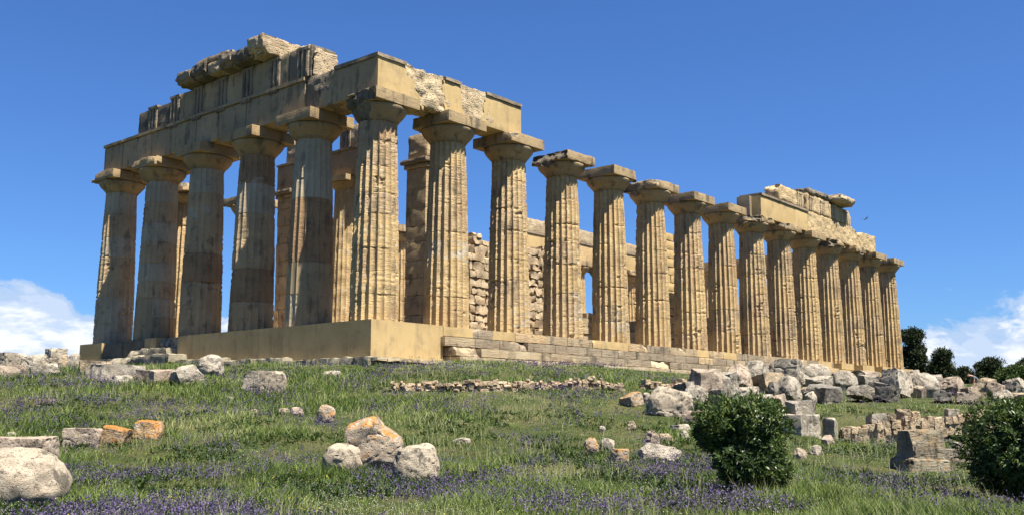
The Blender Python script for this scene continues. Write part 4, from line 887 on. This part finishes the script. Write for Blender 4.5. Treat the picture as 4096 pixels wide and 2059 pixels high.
def tree(px0, px1, py0, u, seed, label, mat, name='tree', zb=None, shape='round', n=5200, leaf=.16, group='trees on the skyline behind the right end'):
    rs = np.random.default_rng(seed); k = u / FPX; cx = (px0 + px1) / 2; p = at(cx, 1500, u); z0 = float(terrain(p[0], p[1])) if zb is None else zb
    top = at(cx, py0, u)[2]; h = top - z0; wd = (px1 - px0) * k
    root = empty(name, (p[0], p[1], z0), label, 'tree' if name == 'tree' else 'bush', group)
    lob = []; lo = .12 if shape == 'round' else .05
    for q in range(34):
        zc = h * rs.uniform(lo + .1, .86); f = math.sqrt(max(.05, 1 - ((zc / h - .42) / .62) ** 2)); a = rs.uniform(0, 2 * np.pi); rr = rs.uniform(0, .36) * wd * f
        lob.append((np.array([rr * math.cos(a), rr * math.sin(a), zc]), wd * rs.uniform(.12, .2)))
    lob.append((np.array([wd * .05, 0, h * .88]), wd * .16))
    idx = rs.integers(len(lob), size=n); Cl = np.array([l[0] for l in lob])[idx]; Rl = np.array([l[1] for l in lob])[idx][:, None]
    d = rs.normal(size=(n, 3)); d /= np.linalg.norm(d, axis=1)[:, None]; C = Cl + d * Rl * rs.uniform(.55, 1.12, (n, 1)); C[:, 2] = np.clip(C[:, 2], .1, None)
    per = 3; Cc = np.repeat(C, per, 0) + rs.normal(0, leaf * .6, (n * per, 3)); Dn = np.repeat(d, per, 0) * .5 + rs.normal(size=(n * per, 3)) * .6 + [0, 0, .25]; Dn /= np.linalg.norm(Dn, axis=1)[:, None]
    V, F = leaves(Cc, Dn, rs.uniform(.7, 1.4, n * per) * leaf * 1.6, leaf * .75, rs)
    tone = np.clip(np.repeat(.45 + .35 * fbm(C * .9, 3, seed), per) + rs.normal(0, .14, n * per), 0, 1)
    o = mesh_obj('crown', V, F, mat, root, flat=True); add_tone(o, np.repeat(tone, 4))
    parts = [tube([(0, 0, -.2), (.05, 0, h * .3), (0, .05, h * .75)], [.035 * h, .028 * h, .01 * h])]
    for q in range(10): c, r = lob[q]; parts.append(tube([(0, 0, c[2] * .45), c * [.6, .6, .8], c], [.016 * h, .01 * h, .004 * h], 5))
    V, F = join(parts); mesh_obj('trunk', V, F, bark, root); return root
tree(3590, 3730, 1303, 112, 71, 'tall dark tree right behind the last column', M_tree, n=6500)
tree(3712, 3832, 1396, 104, 72, 'dark conical tree second from the last column', M_tree)
tree(3885, 4040, 1444, 92, 73, 'broad brownish round bush on the skyline at the right', M_tree, name='bush', n=5200, leaf=.13)
tree(3800, 3905, 1474, 120, 74, 'low dark bush between the conical tree and the broad round bush', M_tree, name='bush', n=3500)
tree(3985, 4140, 1480, 84, 75, 'bright green bush in front of the broad round one', M_hedge, name='bush', n=4200, leaf=.12)
tree(4066, 4200, 1436, 100, 76, 'dark tree cut by the right edge of the photo', M_tree, n=4000)
tree(4010, 4110, 1468, 130, 77, 'yellowish green distant bush behind the bright green one', M_hedge, name='bush', n=2500, leaf=.2)

# grass: real blades, denser and finer near the camera
def in_temple(x, y): return (x > -1.7) & (x < 70.2) & (y > -2.2) & (y < 27)
def scatter(n, rs, u0=8.8, u1=80, wf_=.66):
    u = u0 * (u1 / u0) ** rs.random(n); w_ = rs.uniform(-wf_, wf_, n) * u; x, y = XY(u, w_); ok = ~in_temple(x, y) & ~((w_ > 9.2) & (np.abs(u - 33.1) < .35))
    x, y, u, w_ = x[ok], y[ok], u[ok], w_[ok]; return x, y, terrain(x, y), u, w_
# picture patches (centre x, y in display px of 2576, radii) turned into places on the meadow
def patch(cx, cy, rx, ry):
    s = 4096 / 2576; p, u = hit(cx * s, cy * s, 10, 70); q, _ = hit(cx * s, (cy - ry) * s, 10, 75); r_, _ = hit(cx * s, (cy + ry) * s, 10, 75)
    return p, rx * s * u / FPX, max(np.linalg.norm((q - r_)[:2]) / 2, .3)
PUR = [patch(*a) for a in ((640, 955, 90, 16), (200, 965, 60, 14), (310, 970, 60, 14), (780, 938, 170, 9), (1050, 935, 170, 8), (1350, 942, 200, 9), (1130, 1030, 110, 22), (1300, 1095, 70, 22), (1350, 1130, 90, 26), (1340, 1185, 110, 20), (1240, 1205, 90, 24),
   (1600, 1205, 100, 16), (1700, 1210, 60, 14), (1640, 1130, 60, 12), (1450, 1055, 80, 22), (1580, 1000, 70, 10), (1000, 1000, 60, 8), (700, 1190, 60, 18), (560, 1210, 60, 16), (110, 1245, 100, 22), (280, 1255, 50, 18), (430, 1278, 100, 7), (620, 1275, 90, 6), (350, 1060, 60, 12), (120, 1010, 60, 10), (500, 1020, 50, 10), (820, 1080, 60, 12), (930, 1120, 60, 12), (1420, 985, 120, 10), (560, 1110, 40, 10), (760, 1180, 50, 20), (900, 1180, 80, 12), (1120, 1190, 50, 16), (260, 1130, 70, 18), (960, 1035, 60, 14), (70, 1265, 80, 20), (1700, 985, 40, 8), (1850, 1262, 30, 6), (2290, 1080, 20, 8), (2240, 1215, 50, 6), (2330, 1200, 40, 8), (1350, 1230, 40, 10), (840, 985, 90, 12))]
def dens(P, x, y, pad=1.0):
    d = np.zeros(len(x))
    for p, a, b_ in P:
        dx, dy = x - p[0], y - p[1]; uu = dx * FH[0] + dy * FH[1]; ww = dx * RH[0] + dy * RH[1]; d = np.maximum(d, np.exp(-((ww / a) ** 2 + (uu / b_) ** 2) * pad))
    return d
def blades(x, y, z, h, wd, lean, tone, name, mat, label, cat='grass'):
    n = len(x); rs = np.random.default_rng(len(x)); a = rs.uniform(0, 2 * np.pi, n); ca, sa = np.cos(a), np.sin(a); la = rs.uniform(0, 2 * np.pi, n); lx, ly = np.cos(la) * lean * h + .10 * h, np.sin(la) * lean * h + .06 * h
    B0 = np.stack([x, y, z - .03], 1); s_ = np.stack([ca * wd / 2, sa * wd / 2, 0 * x], 1); M1 = B0 + np.stack([lx * .3, ly * .3, h * .55], 1); T_ = B0 + np.stack([lx, ly, h * (1 - .35 * lean)], 1)
    V = np.stack([B0 - s_, B0 + s_, M1 + s_ * .8, M1 - s_ * .8, T_], 1).reshape(-1, 3); i = np.arange(n)[:, None] * 5
    o = mesh_obj(name, V, [i + np.array([[0, 1, 2, 3]]), i + np.array([[3, 2, 4]])], mat, flat=True); add_tone(o, np.repeat(tone, 5)); tag(o, label, cat, kind='stuff'); return o
M_grass = leafmat('grass_blade', [(.03, .05, .012), (.095, .152, .03), (.205, .275, .062), (.38, .38, .19)], .7, .3, .15)
rs = np.random.default_rng(5)
x, y, z, u, w_ = scatter(880000, rs)
SOIL = [patch(2345, 1238, 60, 5), patch(2130, 1237, 60, 4), patch(2230, 1228, 40, 3), patch(1010, 1262, 60, 3), patch(1590, 1100, 40, 6), patch(1250, 1100, 30, 5), patch(280, 1000, 30, 5)]
soil = dens(SOIL, x, y) + .4 * sm(fbm(np.stack([x, y, 0 * x], 1) * .8, 4, 79), .45, .65)
PP = np.stack([x, y, 0 * x], 1); n1 = fbm(PP * .35, 3, 71); n2 = fbm(PP * 1.4, 3, 72)
dry = sm(fbm(PP * .28, 4, 77) + .2 * n2, .12, .5) * sm(u, 14, 22) * (1 - .7 * sm(w_, 6, 9)); dry = np.maximum(dry, dens([patch(1330, 1030, 190, 46), patch(1180, 985, 240, 10)], x, y))
tall = sm(n1 - .5 * dry + .25 * n2 - .25 * sm(u, 25, 45) - .5 * sm(w_, 4, 8), -.35, .35)
h = (.09 + .20 * tall) * rs.uniform(.5, 1.4, len(x)); right = sm(w_, 5, 9) ; h *= 1 - .35 * right
keep = rs.random(len(x)) < .6 + .4 * tall + .3 * right - .15 * dry - .85 * soil; dr = dens([patch(1320, 1010, 170, 34), patch(1560, 1075, 60, 14), patch(2200, 1235, 120, 8), patch(600, 960, 80, 12)], x, y)
tone = np.clip(.36 + .18 * n2 + .12 * n1 + rs.normal(0, .2, len(x)) + .30 * dr + .3 * dry + .5 * (rs.random(len(x)) < .05), 0, 1)
k = keep
blades(x[k], y[k], z[k], h[k], np.maximum(.009, u[k] * .0005) * rs.uniform(.7, 1.5, k.sum()), .45, tone[k], 'grass', M_grass, 'green meadow grass of long bending blades')
x, y, z, u, w_ = scatter(26000, rs, 9, 45); PP = np.stack([x, y, 0 * x], 1); k = rs.random(len(x)) < sm(fbm(PP * .7, 3, 75), -.1, .5)
blades(x[k], y[k], z[k], rs.uniform(.28, .6, k.sum()), np.maximum(.006, u[k] * .0004), .3, rs.uniform(.8, 1, k.sum()), 'seed_grass', M_grass, 'taller pale seed stalks sticking up out of the grass')
x, y, z, u, w_ = scatter(34000, rs, 9, 40); PP = np.stack([x, y, 0 * x], 1); k = rs.random(len(x)) < sm(fbm(PP * .9, 3, 76), -.05, .35); per = 6
C = np.repeat(np.stack([x, y, z], 1)[k], per, 0) + rs.normal(0, .03, (k.sum() * per, 3)) * [1, 1, .3] + [0, 0, .04]; Dn = rs.normal(size=C.shape); Dn[:, 2] = np.abs(Dn[:, 2]) * .9 + .2; Dn /= np.linalg.norm(Dn, axis=1)[:, None]
V, F = leaves(C, Dn, rs.uniform(.07, .18, len(C)), rs.uniform(.02, .045, len(C)), rs); o = mesh_obj('meadow_weeds', V, F, leafmat('weed_leaf', [(.03, .06, .012), (.06, .10, .02), (.09, .13, .04)], .6, .25, .2), flat=True)
add_tone(o, np.repeat(rs.random(len(C)), 4)); tag(o, 'broad leafy weeds in clumps among the grass', 'weeds', kind='stuff')
def flowers(n, name, label, cols, dfun, hr, sz, per, spread, seed, u1=70):
    rs = np.random.default_rng(seed); x, y, z, u, w_ = scatter(n, rs, 8.8, u1); d = dfun(x, y, u, w_); k = rs.random(len(x)) < d; x, y, z, u = x[k], y[k], z[k], u[k]
    h = rs.uniform(*hr, len(x)); n = len(x); C = np.repeat(np.stack([x, y, z], 1), per, 0); t_ = rs.random(n * per); C[:, 2] += np.repeat(h, per) * (1 - spread * t_); C[:, :2] += rs.normal(0, .014, (n * per, 2)) * (1 + np.repeat(u, per)[:, None] / 25)
    Dn = rs.normal(size=C.shape); Dn[:, 2] = np.abs(Dn[:, 2]); Dn /= np.linalg.norm(Dn, axis=1)[:, None]; s_ = np.maximum(sz, np.repeat(u, per) * sz / 24) * rs.uniform(.7, 1.4, n * per)
    V, F = leaves(C, Dn, s_, s_ * .8, rs); m = leafmat(name, cols, .7, .3, .1); o = mesh_obj(name, V, F, m, flat=True); add_tone(o, np.repeat(rs.random(n * per), 4)); tag(o, label, 'wildflowers', kind='stuff'); return o
def dpur(x, y, u, w_):
    P3 = np.stack([x, y, 0 * x], 1); nn = sm(fbm(P3 * .9, 3, 81), -.25, .45); bg = sm(fbm(P3 * .5, 3, 82), .0, .6) * .34 * (1 - .8 * sm(w_, 5, 8)); return np.clip(dens(PUR, x, y, 1.1) * (.05 + .95 * nn) * (.36 + .3 * sm(u, 16, 22)) * (1 - .45 * sm(w_, 3, 6)) + bg, 0, 1)
flowers(160000, 'purple_wildflowers', 'dense drifts of purple flower spikes through the grass', [(.06, .045, .10), (.11, .085, .18), (.19, .14, .30), (.16, .14, .16)], dpur, (.14, .36), .027, 7, .6, 91)
def dwh(x, y, u, w_): P3 = np.stack([x, y, 0 * x], 1); return .10 + .5 * sm(fbm(P3 * .6, 3, 83), .05, .5) + .7 * dens([patch(1320, 1010, 190, 36), patch(620, 970, 90, 14), patch(1300, 1262, 260, 18), patch(2250, 1150, 120, 14), patch(1000, 990, 200, 14), patch(850, 1260, 120, 20)], x, y)
flowers(110000, 'white_daisies', 'tiny white daisies dotted through the meadow', [(.45, .43, .34), (.6, .58, .48), (.7, .68, .6)], dwh, (.06, .2), .013, 2, .1, 92)
def dye(x, y, u, w_): P3 = np.stack([x, y, 0 * x], 1); return .012 + .25 * sm(fbm(P3 * .8, 3, 84), .45, .8) + .5 * dens([patch(330, 985, 70, 12), patch(610, 1195, 20, 6), patch(1190, 1155, 10, 5), patch(250, 990, 60, 10), patch(1340, 1215, 16, 8)], x, y)
flowers(26000, 'yellow_wildflowers', 'small yellow flowers in loose groups', [(.6, .48, .02), (.7, .6, .05), (.65, .6, .15)], dye, (.1, .28), .018, 3, .1, 93)

# ------------------------------------------------------------------ person and bird
def skin_obj(name, verts, edges, radii, mat, parent=None, sub=2, root=0):
    me = bpy.data.meshes.new(name); me.from_pydata([tuple(v) for v in verts], edges, []); me.materials.append(mat); o = bpy.data.objects.new(name, me); COL.objects.link(o)
    md = o.modifiers.new('skin', 'SKIN'); md.use_smooth_shade = True
    for k, r_ in enumerate(radii): me.skin_vertices[0].data[k].radius = (r_, r_) if not isinstance(r_, tuple) else r_
    me.skin_vertices[0].data[root].use_root = True
    s_ = o.modifiers.new('sub', 'SUBSURF'); s_.levels = sub; s_.render_levels = sub
    if parent: o.parent = parent
    return o
def flatmat(name, c, rough=.8):
    m, t, b = new_mat(name); P = t.n('ShaderNodeNewGeometry').outputs['Position']; t.put(b.inputs['Base Color'], t.mix(t.math('MULTIPLY', t.noise(P, 9, 3), .35), c, tuple(v * .6 for v in c))); b.inputs['Roughness'].default_value = rough; return m
M_skin = flatmat('skin', (.42, .22, .15), .6); M_shirt = flatmat('grey_shirt', (.12, .12, .13)); M_jeans = flatmat('dark_trousers', (.05, .055, .07)); M_hair = flatmat('hair', (.18, .07, .05))
pu = 66.0; pp = at(3906, 1545, pu)
gz = float(terrain(pp[0], pp[1])); hip = at(3906, 1531, pu)[2]; hh_ = hip - gz
pr = empty('person', (pp[0], pp[1], gz), 'person in a grey shirt bending forward behind the peaked block near the right edge', 'person')
pr.rotation_euler = (0, 0, YAW - math.pi / 2)     # local +x is towards the right of the photo
leg = .86; fz0 = hh_ - leg                        # stands on a low stone hidden in the heap
sV, sF = stone_mesh((1.3, 1.0, max(fz0, .1) + .5), 777, 'b'); so = mesh_obj('stone_block', sV, sF, RM['g'], smooth=34); so.location = (pp[0] + RH[0] * .1, pp[1] + RH[1] * .1, gz + fz0 / 2 - .25); tag(so, 'low block hidden in the heap under the feet of the bending person', 'stone block', GP)
H_ = fz0 + leg
bv = [(.12, 0, H_), (.02, 0, H_ + .22), (-.14, 0, H_ + .40), (-.27, 0, H_ + .47), (-.36, 0, H_ + .50), (-.46, 0, H_ + .50), (-.57, 0, H_ + .45),
      (-.20, -.2, H_ + .38), (-.24, -.24, H_ + .12), (-.34, -.2, H_ - .12), (-.20, .2, H_ + .38), (-.26, .25, H_ + .12), (-.36, .2, H_ - .10),
      (.13, -.1, H_ - .06), (.06, -.12, fz0 + .45), (.16, -.12, fz0 + .07), (.02, -.13, fz0 + .04), (.13, .1, H_ - .06), (.0, .12, fz0 + .45), (.08, .12, fz0 + .07), (-.06, .13, fz0 + .04)]
be = [(0, 1), (1, 2), (2, 3), (3, 4), (4, 5), (5, 6), (2, 7), (7, 8), (8, 9), (2, 10), (10, 11), (11, 12), (0, 13), (13, 14), (14, 15), (15, 16), (0, 17), (17, 18), (18, 19), (19, 20)]
br = [.14, .14, .15, .07, .055, .095, .07, .06, .045, .032, .06, .045, .032, .09, .058, .042, .035, .09, .058, .042, .035]
skin_obj('body', bv, be, br, M_skin, pr)
# five fingers on each hand, resting on the stone
for sy in (-1, 1):
    for q in range(5):
        o_ = np.array((-.34 if sy < 0 else -.36, sy * .2, H_ - .13)); sp = (q - 2) * .022
        f_ = [o_, o_ + [-.02, sp, -.05], o_ + [-.045 if q else -.01, sp * (1.4 if q else 2.4), -.085 if q else -.055]]
        skin_obj('finger', f_, [(0, 1), (1, 2)], [.011, .009, .007], M_skin, pr, 1)
sh = [bv[0], bv[1], bv[2], (-.25, 0, H_ + .455), bv[7], (-.225, -.222, H_ + .22), bv[10], (-.235, .228, H_ + .22)]
skin_obj('shirt', sh, [(0, 1), (1, 2), (2, 3), (2, 4), (4, 5), (2, 6), (6, 7)], [.165, .165, .175, .085, .085, .065, .085, .065], M_shirt, pr)
skin_obj('trousers', [(.12, 0, H_ + .02), bv[13], bv[14], (.15, -.12, fz0 + .12), bv[17], bv[18], (.07, .12, fz0 + .12)], [(0, 1), (1, 2), (2, 3), (0, 4), (4, 5), (5, 6)], [.16, .11, .075, .06, .11, .075, .06], M_jeans, pr)
skin_obj('hair', [(-.43, 0, H_ + .53), (-.48, 0, H_ + .545), (-.53, 0, H_ + .53)], [(0, 1), (1, 2)], [.085, .088, .065], M_hair, pr, 2)

bp_ = at(3463, 877, 60); M_bird = flatmat('feathers', (.035, .035, .04))
bird = empty('bird', tuple(bp_), 'small dark bird gliding in the blue sky right of the temple roofline', 'bird'); bird.rotation_euler = (0, R(-24), YAW - math.pi / 2)
skin_obj('body', [(-.13, 0, 0), (-.05, 0, 0), (.06, 0, .01), (.13, 0, .02), (.17, 0, .02)], [(0, 1), (1, 2), (2, 3), (3, 4)], [.012, .035, .035, .022, .006], M_bird, bird)
for s_ in (-1, 1):
    Vw = []; nS = 8
    for q in range(nS + 1):
        tq = q / nS; yy = s_ * .40 * tq; xx = .03 - .16 * tq ** 1.6; ch = .12 * (1 - tq) ** .7 + .01; zz = .10 * math.sin(tq * 2.2)
        Vw += [(xx + ch * .4, yy, zz + .004), (xx - ch * .6, yy, zz), (xx + ch * .4, yy, zz - .004), (xx - ch * .6, yy, zz - .003)]
    Fw = []
    for q in range(nS): a = q * 4; Fw += [(a, a + 1, a + 5, a + 4), (a + 3, a + 2, a + 6, a + 7), (a + 2, a, a + 4, a + 6), (a + 1, a + 3, a + 7, a + 5)]
    wv = np.array(Vw) @ rotm(0, 0, 35).T; wo_ = mesh_obj('wing', wv, np.array(Fw), M_bird, bird)
